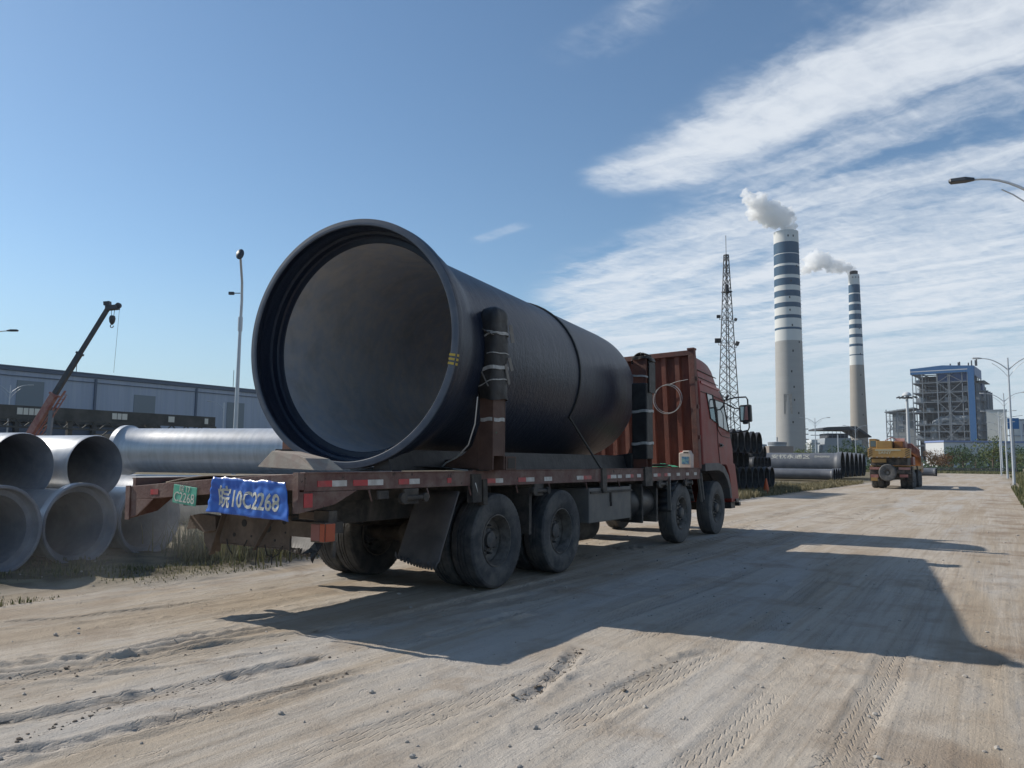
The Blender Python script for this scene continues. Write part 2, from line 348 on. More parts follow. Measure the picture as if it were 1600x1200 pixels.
crumb=np.clip(fbm(GX*13,GY*13,2,9)-.62,0,1)*.05*np.clip(fbm(GX*.7,GY*.7,2,21)*3-1.2,0,1); Z+=crumb*near
TR=np.zeros(GX.shape+(3,))
# tyre tracks: polyline (x,y) points, width, depth, kind (0 fine tread, 1 rut with clods)
tracks=[([(-6.4,3.4),(-3.33,5.0),(-2.6,5.75),(-1.4,6.9),(.6,8.8),(3.5,13.2)],.30,.022,0),
 ([(-4.6,2.9),(-3.0,4.15),(-2.2,4.92),(-1.7,5.5),(-.9,6.3),(.3,7.9)],.16,.030,1),
 ([(-4.2,2.6),(-2.42,3.85),(-1.75,4.6),(-1.03,5.47),(-.2,6.5)],.13,.026,1),
 ([(-8,4.0),(-4.2,4.95),(-3.1,5.45),(-2.6,6.0),(-1.9,7.0)],.10,.026,1),([(-8,4.2),(-4.2,5.12),(-3.1,5.65),(-2.6,6.2),(-1.9,7.2)],.08,.022,1),([(-8,4.35),(-4.2,5.28),(-3.1,5.82),(-2.65,6.4),(-2.2,7.0)],.08,.022,1),([(-6.2,4.6),(-3.2,5.05),(-2.2,5.6),(-1.5,6.3)],.05,.018,0),([(-4.4,3.3),(-2.9,4.25),(-2.0,5.05),(-1.2,6.1)],.28,.010,0),([(-3.9,2.9),(-2.5,4.1),(-1.6,4.95),(-.6,6.1)],.24,.010,0),([(-7,5.6),(-3.6,6.0),(-2.2,7.3),(0.4,11)],.22,.010,0),([(-1.9,3.0),(-.9,4.1),(.2,5.4),(2.6,8.8)],.26,.008,0),([(.3,3.1),(1.2,4.3),(2.6,6.6),(5.6,11.6)],.26,.009,0),
 ([(-3.4,2.9),(-1.74,4.41),(-.83,5.32),(.57,6.86),(3.4,11.0)],.26,.012,0),
 ([(-8,6.1),(-4.32,6.75),(-3.4,7.6),(-1.6,9.9),(1.5,14.8)],.28,.014,0),
 ([(-7,5.0),(-3.06,5.2),(-2.0,6.2),(-.86,7.6),(1.2,10.6)],.28,.014,0),
 ([(-1.0,2.9),(-.1,3.83),(.81,4.96),(2.2,6.93),(5.0,11.4)],.32,.016,0),
 ([(-1.6,2.6),(-.28,3.83),(.45,4.65),(1.87,6.56),(4.6,11.2)],.26,.014,0),
 ([(-.1,4.55),(.12,4.95),(.42,5.75),(.58,6.35)],.12,.026,1),
 ([(.55,5.05),(.85,5.4),(1.15,5.85),(1.7,6.3)],.10,.020,1),
 ([(1.0,2.9),(1.58,3.88),(2.2,4.88),(3.2,6.5),(6.5,11.8)],.24,.009,0),
 ([(2.3,12.5),(5.5,17.5),(12,27),(30,56)],.30,.020,0),([(4.4,13.8),(8,19.5),(16,32),(34,60)],.30,.020,0),
 ([(0.2,10.6),(4.6,17.6),(10,26.5),(28,56)],.34,.022,1),([(5.0,17.0),(8.5,24),(15,34)],.34,.022,1)]
for ti,(pts,wid,dep,kind) in enumerate(tracks):
    P_=np.array(pts,float)
    # smooth the polyline
    for _ in range(2): Q=[P_[0]]+sum([[.75*P_[i]+.25*P_[i+1],.25*P_[i]+.75*P_[i+1]] for i in range(len(P_)-1)],[])+[P_[-1]]; P_=np.array(Q)
    lo=P_.min(0)-1; hi=P_.max(0)+1
    iy=np.where((ys>lo[1])&(ys<hi[1]))[0]; ix=np.where((xs>lo[0])&(xs<hi[0]))[0]
    if len(iy)==0 or len(ix)==0: continue
    sl=(slice(iy[0],iy[-1]+1),slice(ix[0],ix[-1]+1)); x=GX[sl]; y=GY[sl]
    best=np.full(x.shape,9e9); bu=np.zeros(x.shape); bv=np.zeros(x.shape); acc=0.0; tot=np.sum(np.hypot(*np.diff(P_,axis=0).T))
    for i in range(len(P_)-1):
        a=P_[i];d=P_[i+1]-a;L=np.hypot(*d);d/=L
        t=np.clip((x-a[0])*d[0]+(y-a[1])*d[1],0,L); ex=x-a[0]-d[0]*t; ey=y-a[1]-d[1]*t; ds=np.hypot(ex,ey)
        sg=np.sign((x-a[0])*d[1]-(y-a[1])*d[0]); m=ds<best
        best[m]=ds[m]; bu[m]=(acc+t)[m]; bv[m]=(ds*sg)[m]; acc+=L
    bv=bv+(vnoise(bu*1.7,bu*0,ti)-.5)*.03
    dd=np.abs(bv)
    e=np.clip((wid/2-dd)/.035,0,1); e=e*e*(3-2*e)
    endf=np.clip(bu/.5,0,1)*np.clip((tot-bu)/.5,0,1)
    brk=np.clip(vnoise(bu*.9+ti*7,bv*0,40+ti)*2.6-.5,.12,1) if kind==0 else np.clip(vnoise(bu*1.5+ti*3,bv*0,60+ti)*3-.8,.15,1)
    edge=np.exp(-((dd-wid/2-.03)/.035)**2)
    dep=dep*(.75 if kind==0 else .65)
    z=-dep*e*endf*brk+.65*dep*edge*endf*brk*(.5+vnoise(x*9,y*9,70+ti))
    if kind==1:
        z+= np.clip(e+edge,0,1)*endf*brk*(fbm(x*15,y*15,3,80+ti)-.45)*.10*np.clip(vnoise(bu*1.3,bv*4,81+ti)*2-.7,0,1)
    Z[sl]+=z
    mk=e*endf*brk; cur=TR[sl]; m=mk>cur[...,2]
    cur[...,0][m]=(bu+ti*3.1)[m]; cur[...,1][m]=bv[m]; cur[...,2][m]=mk[m]
# loose verges a little higher and rough
verge=np.clip((-8.3-GW+(fbm(GX*.5,GY*.5,3,31)-.5)*1.6)/.8,0,1)+np.clip((GW-.9+(fbm(GX*.5+9,GY*.5,3,33)-.5)*1.8)/1.0,0,1)*np.clip((GY-9)/8,0,1)
verge=np.clip(verge+np.clip((GU-163+(fbm(GX*.2,GY*.2,2,35)-.5)*8)/3,0,1),0,1)
Z+=verge*(.04+.06*fbm(GX*2.2,GY*2.2,3,37))*np.exp(-np.maximum(0,GY-60)/200)
ny,nx=GX.shape
me=bpy.data.meshes.new('ground'); nv=nx*ny
co=np.empty((nv,3)); co[:,0]=GX.ravel(); co[:,1]=GY.ravel(); co[:,2]=Z.ravel()
i=np.arange(ny-1)[:,None]*nx+np.arange(nx-1)[None,:]; q=np.stack([i,i+1,i+nx+1,i+nx],-1).reshape(-1,4)
me.vertices.add(nv); me.vertices.foreach_set('co',co.ravel()); me.loops.add(q.size); me.loops.foreach_set('vertex_index',q.ravel())
me.polygons.add(len(q)); me.polygons.foreach_set('loop_start',np.arange(len(q))*4); me.polygons.foreach_set('loop_total',np.full(len(q),4)); me.polygons.foreach_set('use_smooth',np.ones(len(q),bool)); me.update()
at=me.attributes.new('track','FLOAT_VECTOR','POINT'); at.data.foreach_set('vector',TR.reshape(-1,3).ravel())
at=me.attributes.new('verge','FLOAT','POINT'); at.data.foreach_set('value',verge.ravel())
ground=bpy.data.objects.new('ground',me); COL.objects.link(ground); ground['kind']='structure'
def groundmat():
    m=bpy.data.materials.new('dirt yard'); m.use_nodes=True; T=NT(m.node_tree)
    o=T.n('ShaderNodeTexCoord').outputs['Object']
    rot=T.n('ShaderNodeMapping',{'Vector':o,'Rotation':(0,0,RH)}).outputs[0]       # x across, y along the road
    def mp(v,s): return T.n('ShaderNodeMapping',{'Vector':v,'Scale':s}).outputs[0]
    big=T.noise(o,.22,4,.55); mid=T.noise(o,1.3,6,.62,.4)
    stk=T.noise(mp(rot,(1.5,.07,1)),1.0,6,.62,.5); stk2=T.noise(mp(rot,(16,.5,1)),1.0,5,.6,.3)
    fine=T.noise(o,34,6,.7); vf=T.noise(o,160,3,.7)
    c=T.mix(T.ss(big,.34,.66),(.33,.268,.20),(.41,.35,.28))
    c=T.mix(T.m('MULTIPLY',T.ss(stk,.42,.60),.65),c,(.47,.425,.37))
    c=T.mix(T.m('MULTIPLY',T.ss(stk2,.46,.66),.42),c,(.27,.22,.17))
    pw=T.noise(mp(rot,(.55,.10,1)),1.0,5,.6,.8)
    c=T.mix(T.m('MULTIPLY',T.ss(pw,.50,.66),.75),c,(.43,.41,.385))
    c=T.mix(T.m('MULTIPLY',T.ss(pw,.50,.34),.0),c,(.25,.2,.15))
    c=T.mix(T.m('MULTIPLY',T.ss(mid,.48,.70),.6),c,(.27,.21,.155))
    # brown damp patches to the right of the lane
    wv=T.n('ShaderNodeSeparateXYZ',{0:rot}).outputs[0]
    br=T.m('MULTIPLY',T.ss(T.noise(o,.75,4,.6,.3),.50,.66),T.ss(wv,-1.6,.2))
    c=T.mix(T.m('MULTIPLY',br,.8),c,(.22,.16,.11))
    c=T.mix(T.m('MULTIPLY',T.ss(fine,.50,.75),.28),c,(.24,.20,.165))
    c=T.mix(T.m('MULTIPLY',T.ss(vf,.52,.72),.22),c,(.52,.48,.43))
    vo=T.n('ShaderNodeTexVoronoi',{'Vector':o,'Scale':26.0}); 
    peb=T.m('MULTIPLY',T.m('LESS_THAN',vo.outputs['Distance'],.16),T.m('GREATER_THAN',T.n('ShaderNodeSeparateColor',{0:vo.outputs['Color']}).outputs[0],.80))
    c=T.mix(T.m('MULTIPLY',peb,.6),c,(.20,.18,.16))
    ta=T.n('ShaderNodeAttribute',attribute_name='track'); ts=T.n('ShaderNodeSeparateXYZ',{0:ta.outputs['Vector']}); u,v,k=ts.outputs
    # tread: zigzag rib lines every 4.5 cm plus cross sipes
    tri=T.m('MULTIPLY',T.m('FRACT',T.m('MULTIPLY',u,11.0)),.022)
    vv=T.m('ADD',T.m('ADD',v,tri),T.m('MULTIPLY',T.noise(o,7,3,.6),.02))
    rib=T.m('ABSOLUTE',T.m('SUBTRACT',T.m('FRACT',T.m('MULTIPLY',vv,15.0)),.5))      # 0..0.5
    groove=T.m('SUBTRACT',1.0,T.ss(rib,.02,.11))
    nb=T.m('MULTIPLY',T.ss(T.noise(o,2.2,4,.65),.36,.52),k)
    treadh=T.m('MULTIPLY',groove,nb)
    c=T.mix(T.m('MULTIPLY',k,.22),c,(.33,.285,.235))
    vg=T.n('ShaderNodeAttribute',attribute_name='verge').outputs['Fac']
    soil=T.mix(T.ss(T.noise(o,1.8,6,.65),.38,.64),(.10,.085,.055),(.21,.18,.12))
    far=T.mix(T.ss(T.noise(o,.02,4,.6),.4,.6),(.09,.10,.045),(.17,.15,.08))
    c=T.mix(vg,c,soil)
    b=T.n('ShaderNodeBsdfPrincipled',{'Base Color':c,'Roughness':.92,'Specular IOR Level':.2})
    h=T.m('ADD',T.m('MULTIPLY',fine,.010),T.m('MULTIPLY',T.noise(o,90,3,.7),.006))
    h=T.m('ADD',h,T.m('MULTIPLY',stk2,.010)); h=T.m('ADD',h,T.m('MULTIPLY',peb,.006))
    h=T.m('SUBTRACT',h,T.m('MULTIPLY',treadh,.009))
    ck=T.n('ShaderNodeTexVoronoi',{'Vector':T.n('ShaderNodeVectorMath',{0:mp(rot,(4.2,.75,1)),1:T.n('ShaderNodeTexNoise',{'Vector':o,'Scale':9.0,'Detail':4.0}).outputs['Color']},operation='ADD').outputs[0],'Scale':1.0},feature='DISTANCE_TO_EDGE').outputs['Distance']
    ckm=T.m('MULTIPLY',T.m('SUBTRACT',1.0,T.ss(ck,.0,.045)),T.m('MULTIPLY',T.ss(T.noise(o,.8,4,.6),.55,.64),T.m('SUBTRACT',1.0,vg)))
    h=T.m('SUBTRACT',h,T.m('MULTIPLY',ckm,.011))
    h=T.m('ADD',h,T.m('MULTIPLY',T.ss(T.noise(o,14,5,.62),.52,.8),.005))
    bn=T.n('ShaderNodeBump',{'Strength':.9,'Distance':1.0,'Height':h}); T.l(bn.outputs[0],b.inputs['Normal'])
    T.n('ShaderNodeOutputMaterial',{'Surface':b.outputs[0]}); return m
me.materials.append(groundmat())
def gz(x,y):
    return float(Z[min(np.searchsorted(ys,y),ny-1),min(np.searchsorted(xs,x),nx-1)])
# dark clods thrown up along the ruts
M['clod']=P('dark dirt clods',(.12,.095,.075),.95,0,(.20,.165,.13),9,.5)
# loose stones
M['stone']=P('loose stones',(.30,.27,.24),.9,0,(.42,.39,.35),9,.5)
mb=MB(); rr=random.Random(3)
ico=[(0,0,-1),(.72,-.53,-.45),(-.28,-.85,-.45),(-.89,0,-.45),(-.28,.85,-.45),(.72,.53,-.45),(.28,-.85,.45),(-.72,-.53,.45),(-.72,.53,.45),(.28,.85,.45),(.89,0,.45),(0,0,1)]
icf=[(0,1,2),(1,0,5),(0,2,3),(0,3,4),(0,4,5),(1,5,10),(2,1,6),(3,2,7),(4,3,8),(5,4,9),(1,10,6),(2,6,7),(3,7,8),(4,8,9),(5,9,10),(6,10,11),(7,6,11),(8,7,11),(9,8,11),(10,9,11)]
for i_ in range(1000):
    Y=3.0+rr.random()**1.6*22; X=rr.uniform(-.72,.72)*Y
    if rr.random()<.5: X=rr.uniform(-1.5,4.0)*Y/6.5
    r=(.004+.014*rr.random()**4)*(1+Y*.03)
    if i_<16: r*=1.9
    a=rr.random()*6.28; sx_,sy_,sz_=r*rr.uniform(.8,1.5),r*rr.uniform(.7,1.1),r*rr.uniform(.5,.9); z=gz(X,Y)+sz_*.35
    mb.add([(X+(p[0]*sx_*math.cos(a)-p[1]*sy_*math.sin(a))*rr.uniform(.85,1.15),Y+(p[0]*sx_*math.sin(a)+p[1]*sy_*math.cos(a))*rr.uniform(.85,1.15),z+p[2]*sz_) for p in ico],icf)
tag(mb.build('gravel',M['stone']),'small loose stones scattered over the dirt road','gravel',kind='stuff')
mb=MB(); rr=random.Random(12)
def clods(pts,n,spread,rmax):
    for i_ in range(n):
        k=rr.random()*(len(pts)-1); a=int(k); f=k-a; x=pts[a][0]*(1-f)+pts[a+1][0]*f+rr.gauss(0,spread); y=pts[a][1]*(1-f)+pts[a+1][1]*f+rr.gauss(0,spread)
        r=.004+rmax*rr.random()**3; th=rr.random()*6.28; z=gz(x,y)+r*.2; q=(rr.uniform(.8,1.5),rr.uniform(.7,1.1),rr.uniform(.4,.8))
        mb.add([(x+(p[0]*q[0]*math.cos(th)-p[1]*q[1]*math.sin(th))*r*rr.uniform(.75,1.25),y+(p[0]*q[0]*math.sin(th)+p[1]*q[1]*math.cos(th))*r*rr.uniform(.75,1.25),z+p[2]*q[2]*r) for p in ico],icf)
clods([(-2.55,4.05),(-2.28,4.73),(-1.95,5.3)],80,.03,.011)
clods([(-1.75,4.6),(-1.35,5.1),(-1.05,5.45)],60,.03,.011)
clods([(-3.6,5.0),(-3.05,5.4),(-2.7,5.9)],50,.05,.009)
clods([(.05,4.85),(.3,5.45),(.55,6.25)],80,.04,.012)
clods([(.6,5.1),(.9,5.5),(1.3,6.0)],50,.07,.011)
clods([(-4.0,3.6),(-1.0,6.5)],80,.3,.008)
tag(mb.build('dirt_clods',M['clod']),'dark crumbled dirt clods lying along the tyre ruts','dirt clods',kind='stuff')
# ------------------------------------------------------------------ flatbed truck (local x right, y forward, z up)
RB=R_(2.2)
truck=thing('flatbed_truck','dusty red four-axle flatbed truck carrying the huge black pipe','truck',(-0.14,9.0,0),-RH)
def droop(x,y): return -.075*max(0,-x/2.4)**1.5*max(0,min(1,(.5-y)/3.5))
# --- deck plate with sag at its rear left corner
mb=MB(RB); n1,n2=14,24
for top in (0,1):
    pass
vs=[];fs=[]
for j in range(n2+1):
    for i_ in range(n1+1):
        x=-2.4+i_*2.34/n1; y=-2.96+j*(10.12)/n2; vs.append((x,y,1.322+droop(x,y)+.006*math.sin(i_*2.1+j*1.3)))
nA=len(vs); vs+= [(x,y,z-.03) for x,y,z in vs]
for j in range(n2):
    for i_ in range(n1):
        a=j*(n1+1)+i_; fs.append((a,a+1,a+n1+2,a+n1+1)); b=a+nA; fs.append((b,b+n1+1,b+n1+2,b+1))
def rim_(seq):
    for a,b in zip(seq,seq[1:]): fs.append((a,b,b+nA,a+nA))
rim_([i_ for i_ in range(n1+1)]); rim_([j*(n1+1) for j in range(n2+1)]); rim_([j*(n1+1)+n1 for j in range(n2+1)]); rim_([n2*(n1+1)+i_ for i_ in range(n1+1)])
mb.add(vs,fs); mb.build('deck',M['deck'],truck,smooth=30)
# --- side rails
def rail(x0,x1,name):
    m=MB(RB)
    segs=[(-2.98,-.55,1.175,1.335),(-.55,2.7,1.165,1.345),(2.7,4.35,1.15,1.350),(4.35,7.18,1.14,1.355)]
    for a,b,z0,z1 in segs:
        m.box(x0,x1,a,b,z0,z1)
        m.box(x0-.012 if x0<-1 else x0,x1+.012 if x0>-1 else x1,a,b-.02,z1-.012,z1+.002)
    if x0>-1:
        for y in (-2.2,-1.35,-.62,.35,1.15,2.2,3.3,4.4,5.4,6.3):
            m.tube([(x1+.005,y,1.17),(x1+.018,y,1.13),(x1+.012,y+.03,1.07)],.010,6)
    return m.build(name,M['rust_frame'],truck,bevel=.006)
rail_r=rail(-.055,0.0,'side_rail'); rail_l=rail(-2.4,-2.345,'side_rail')
# bolted joint blocks on the rail
m=MB(RB)
m.box(-.05,.03,-.58,-.40,.99,1.30); m.box(-.05,.022,-.36,-.27,.96,1.24); m.box(-.03,.03,2.72,2.86,1.0,1.36); m.box(-.03,.035,4.32,4.62,1.06,1.372)
for y in (-1.75,.75,4.9,6.2):
    m.tube([(.02,y,1.08),(.02,y+.34,1.08)],.026,8); m.lathe([(.0,-.02),(.052,-.02),(.052,.02),(0,.02)],12,'X',(.03,y,1.08)); m.lathe([(.0,-.02),(.045,-.02),(.045,.02),(0,.02)],12,'X',(.03,y+.34,1.08)); m.box(-.04,.0,y+.06,y+.28,1.02,1.17)
m.box(-.02,.004,-2.08,-1.92,1.08,1.16)
m.build('rail_fitting',M['chassis'],truck,bevel=.005)
def tape(segs,zc=1.265,h=.052,x=.0042):
    m=MB(RB)
    for y0,y1,k in segs:
        m.box(x-.003,x,y0,y1,zc(y0)-h/2,zc(y0)+h/2,k)
    return m
zc=lambda y: 1.238 if y<-.55 else (1.222+ .003*y)
T_=[(-2.83,-2.66,0),(-2.66,-2.48,1),(-2.40,-2.21,0),(-2.21,-2.0,1),(-1.78,-1.62,0),(-1.62,-1.46,1),(-1.0,-.93,0),(-.25,-.08,0),(-.08,.08,1),(.42,.60,0),(.60,.80,1),(1.05,1.25,1),(1.95,2.15,1),(2.15,2.40,0),(2.93,3.05,0),(3.05,3.25,1),(3.3,3.45,1),(3.6,3.78,1),(3.78,3.9,0),(4.05,4.2,1),(4.75,4.92,1),(4.92,5.08,0),(5.25,5.4,0),(5.4,5.55,1),(5.85,6.02,1),(6.35,6.5,1),(6.8,6.95,1)]
tape(T_,zc).build('reflective_tape',[M['tape_red'],M['tape_white']],rail_r)
# --- rear beam, end posts
m=MB(RB)
for a in range(12):
    xa=-2.4+a*.2; xb=xa+.2; za=1.325+droop(xa,-3); zb=1.325+droop(xb,-3)
    m.add([(xa,-3.03,za-.135),(xb,-3.03,zb-.135),(xb,-3.03,zb),(xa,-3.03,za),(xa,-2.96,za-.135),(xb,-2.96,zb-.135),(xb,-2.96,zb),(xa,-2.96,za)],[(0,1,2,3),(7,6,5,4),(0,4,5,1),(3,2,6,7)]+([(0,3,7,4)] if a==0 else [])+([(1,5,6,2)] if a==11 else []))
rb_=m.build('rear_beam',M['rust_frame'],truck,bevel=.004)
m=MB(RB); m.box(-.062,.004,-3.045,-3.03,1.0,1.335); m.prism([(-3.03,1.0),(-3.03,1.172),(-2.35,1.172),(-2.62,1.06)],-.010,.004,'X'); m.build('corner_post',M['rust_frame'],truck,bevel=.003)
m=MB(RB); m.box(-2.41,-2.34,-3.045,-3.03,.93,1.26); m.prism([(-3.03,.93),(-3.03,1.15),(-2.5,1.15),(-2.7,1.0)],-2.41,-2.395,'X'); m.prism([(-2.34,1.12),(-1.98,1.13),(-2.1,1.05),(-2.24,.97),(-2.34,.95)],-3.03,-3.02,'Y'); m.build('corner_post',M['rust_frame'],truck,bevel=.003)
m=MB(RB); m.box(.0045,.008,-2.99,-2.86,1.05,1.16,0); m.box(.0045,.0075,-3.0,-2.9,1.05,1.16,0)
m=MB(RB); m.box(.0045,.009,-2.985,-2.89,1.045,1.16); m.build('side_reflector',M['tape_red'],truck)
m=MB(RB); m.box(-2.02,-1.9,-3.034,-3.031,1.17,1.22); m.build('reflective_patch',M['tape_red'],rb_)
# --- number plate (green) and crumpled blue number sheet
A_=Matrix.Rotation(RB,4,'Y')
m=MB(); m.box(-.17,.17,-.004,.004,-.085,.085)
pl=m.build('number_plate',M['plate_green'],truck,loc=(-1.45,-3.06,1.105),rot=(0,R_(4.5),0),bevel=.004)
text_obj('lettering','皖 17',.07,M['letter_white'],pl,Matrix.Translation((0,-.006,.052))@Matrix.Rotation(math.pi/2,4,'X'))
text_obj('lettering','C2268',.125,M['letter_white'],pl,Matrix.Translation((0,-.006,-.028))@Matrix.Rotation(math.pi/2,4,'X'),sx=.9)
def crump(x,z):
    return .017*(mn.noise(Vector((x*5,z*7,1.3)))+1.1*abs(mn.noise(Vector((x*8+z*7,z*9-x*3,4.1))))-.6*abs(mn.noise(Vector((x*13,z*6+x*4,8.1)))))+.03*max(0,-z/.15)*0+.022*max(0,(-x-.15)/.3)*math.sin(x*24)*(.5-z)
nx_,nz_=60,24; vs=[];fs=[]
for j in range(nz_+1):
    for i_ in range(nx_+1):
        f=j/nz_; x=(-.5+i_/nx_)*(.90+.16*(1-f)); z=-.15+.30*f+.012*mn.noise(Vector((x*6,j*.9,7)))*(1 if j in(0,nz_) else 0)+(.02*(.5+mn.noise(Vector((x*9,2,2)))) if j==nz_ else 0)
        vs.append((x,-crump(x,z)-.012,z))
fs=[(j*(nx_+1)+i_,j*(nx_+1)+i_+1,(j+1)*(nx_+1)+i_+1,(j+1)*(nx_+1)+i_) for j in range(nz_) for i_ in range(nx_)]
m=MB(); m.add(vs,fs); bs=m.build('number_sheet',M['sheet_blue'],truck,loc=(-.56,-3.07,1.105),rot=(0,R_(2.0),0),smooth=25)
bs['label']='crumpled blue plastic number sheet'
so=bs.modifiers.new('thick','SOLIDIFY'); so.thickness=.002
me_=text_mesh('皖10C2268',.178,.0015,.93,.0035); 
bmx=bmesh.new(); bmx.from_mesh(me_); bmesh.ops.subdivide_edges(bmx,edges=[e for e in bmx.edges if e.calc_length()>.03],cuts=2); bmx.to_mesh(me_); bmx.free()
for v in me_.vertices:
    x,y,z=v.co; y2=y*1.12-.02
    v.co=(x,-crump(x,y2)-.0165-z*.5,y2)
me_.materials.clear(); me_.materials.append(M['letter_white']); lo=bpy.data.objects.new('lettering',me_); COL.objects.link(lo); lo.parent=bs
# --- chassis
m=MB()
for x in (-.79,-1.61):
    m.box(x-.04,x+.04,-2.42,7.3,.80,1.06)
m.box(-1.61,-.79,3.2,3.32,.82,1.02); m.box(-1.61,-.79,-1.1,-1.0,.82,1.04); m.box(-1.61,-.79,1.9,2.0,.82,1.04)
m.build('chassis_rail',M['chassis'],truck,bevel=.008)
m=MB(RB)
for y in np.arange(-2.7,7.0,.62): m.box(-2.34,-.06,y,y+.07,1.19,1.29)
m.box(-.9,-.7,-2.9,7.1,1.06,1.19); m.box(-1.7,-1.5,-2.9,7.1,1.06,1.19)
m.build('cross_bearer',M['chassis'],truck)
# rear crossmember plate with holes, mounted behind the rails
bmx=bmesh.new()
def plate_holes(x0,x1,z0,z1,holes,y,th):
    m=MB(); 
    return m
m=MB(); m.box(-1.72,-.72,-2.45,-2.425,.615,.90); m.box(-1.72,-.72,-2.45,-2.36,.60,.614); m.box(-1.72,-.72,-2.45,-2.36,.901,.915)
m.box(-.715,-.38,-2.47,-2.33,.735,.875); m.box(-.56,-.30,-2.5,-2.47,.90,.97)
cm=m.build('rear_crossmember',M['chassis_brown'],truck,bevel=.004)
m=MB()
for x,z,r in ((-1.02,.79,.042),(-1.36,.82,.036),(-.80,.86,.026),(-1.50,.70,.02),(-.92,.68,.012),(-.78,.76,.01),(-1.25,.70,.012),(-.5,.8,.012)): m.lathe([(0,-.0015),(r,-.0015),(r,.0015)],18,'Y',(x,-2.4525,z))
m.build('bolt_hole',M['cab_dark'],cm)
# broken hanging ends under the sheet
m=MB(); m.prism([(-2.18,.72),(-2.14,.86),(-1.98,.885),(-1.74,.87),(-1.72,.74),(-1.90,.70),(-2.02,.735)],-2.50,-2.40,'Y'); m.prism([(-1.98,.72),(-1.74,.74),(-1.76,.52),(-1.86,.50),(-1.96,.60)],-2.45,-2.40,'Y')
m.beam((-1.60,-2.5,.90),(-1.74,-2.52,.50),.07,.012); m.beam((-.92,-2.5,.88),(-1.14,-2.5,.58),.05,.012)
m.build('broken_bracket',M['chassis_brown'],truck,bevel=.004)
m=MB()
for p in ([(-1.55,-2.5,.66),(-1.52,-2.5,.58),(-1.46,-2.5,.52)],[(-1.0,-2.5,.64),(-.97,-2.5,.55),(-.88,-2.5,.53),(-.80,-2.5,.57),(-.76,-2.5,.64)],[(-.9,-2.5,.56),(-.895,-2.5,.46)],[(-1.1,-2.5,.62),(-1.12,-2.5,.44)],[(-.66,-2.5,.72),(-.655,-2.5,.50)],[(-1.3,-2.46,.66),(-1.33,-2.47,.60)]): m.tube(p,.006,5)
m.build('dangling_wire',M['cable'],truck)
# tail lamps
def tail(x,side):
    m=MB(); m.box(x-.17,x,-2.72,-2.60,.735,.905,0); a=m.build('tail_lamp',M['chassis_brown'],truck,bevel=.006)
    m=MB(); m.box(x+.0005,x+.012,-2.715,-2.61,.745,.895); m.box(x-.05,x+.0,-2.732,-2.7205,.745,.895); m.build('lens',M['orange_lens'],a,bevel=.003)
    m=MB(); m.box(x-.16,x-.055,-2.729,-2.7205,.75,.89); m.build('lens',M['crane_red'],a,bevel=.003)
    m=MB(); m.box(x-.10,x-.05,-2.6,-2.45,.80,.90); m.box(x-.2,x-.02,-2.66,-2.56,.906,1.0); m.box(x-.045,x-.02,-2.6,-2.56,.6,.73); m.build('bracket',M['chassis'],a)
tail(.0,1)
m=MB(); m.add([(-.16,-2.68,.73),(-.08,-2.66,.73),(-.10,-2.7,.66),(-.27,-2.72,.62),(-.20,-2.69,.67),(-.15,-2.73,.59),(-.155,-2.7,.55)],[(0,1,2,4),(2,3,4),(2,5,4),(5,6,2)]); sm_=m.build('torn_flap',M['rubber'],truck); sm_.modifiers.new('t','SOLIDIFY').thickness=.01
# --- wheels
def tyre_prof(r,w,bead):
    return [(bead,-w*.38),(bead+.03,-w*.46),(bead+.10,-w*.5),(r-.10,-w*.50),(r-.035,-w*.485),(r-.010,-w*.43),(r-.004,-w*.30),(r,-w*.17),(r-.012,-w*.15),(r-.012,-w*.13),(r,-w*.11),(r+.001,-w*.015),(r-.012,0),(r+.001,w*.015),(r,w*.11),(r-.012,w*.13),(r-.012,w*.15),(r,w*.17),(r-.004,w*.30),(r-.010,w*.43),(r-.035,w*.485),(r-.10,w*.50),(bead+.10,w*.5),(bead+.03,w*.46),(bead,w*.38)]
def make_tyre(name,mat,r=.54,w=.285,lugs=True,seed=0):
    m=MB(); bead=.288
    def jit(i,j,seg):
        d=0
        if lugs and i in (4,5,19,20): d=-.006 if j%2 else .003
        return d+ .0015*mn.noise(Vector((j*.3,i*.9,seed)))
    m.lathe(tyre_prof(r,w,bead),128,'X',(0,0,0),jit=jit)
    # side wall rings
    return m
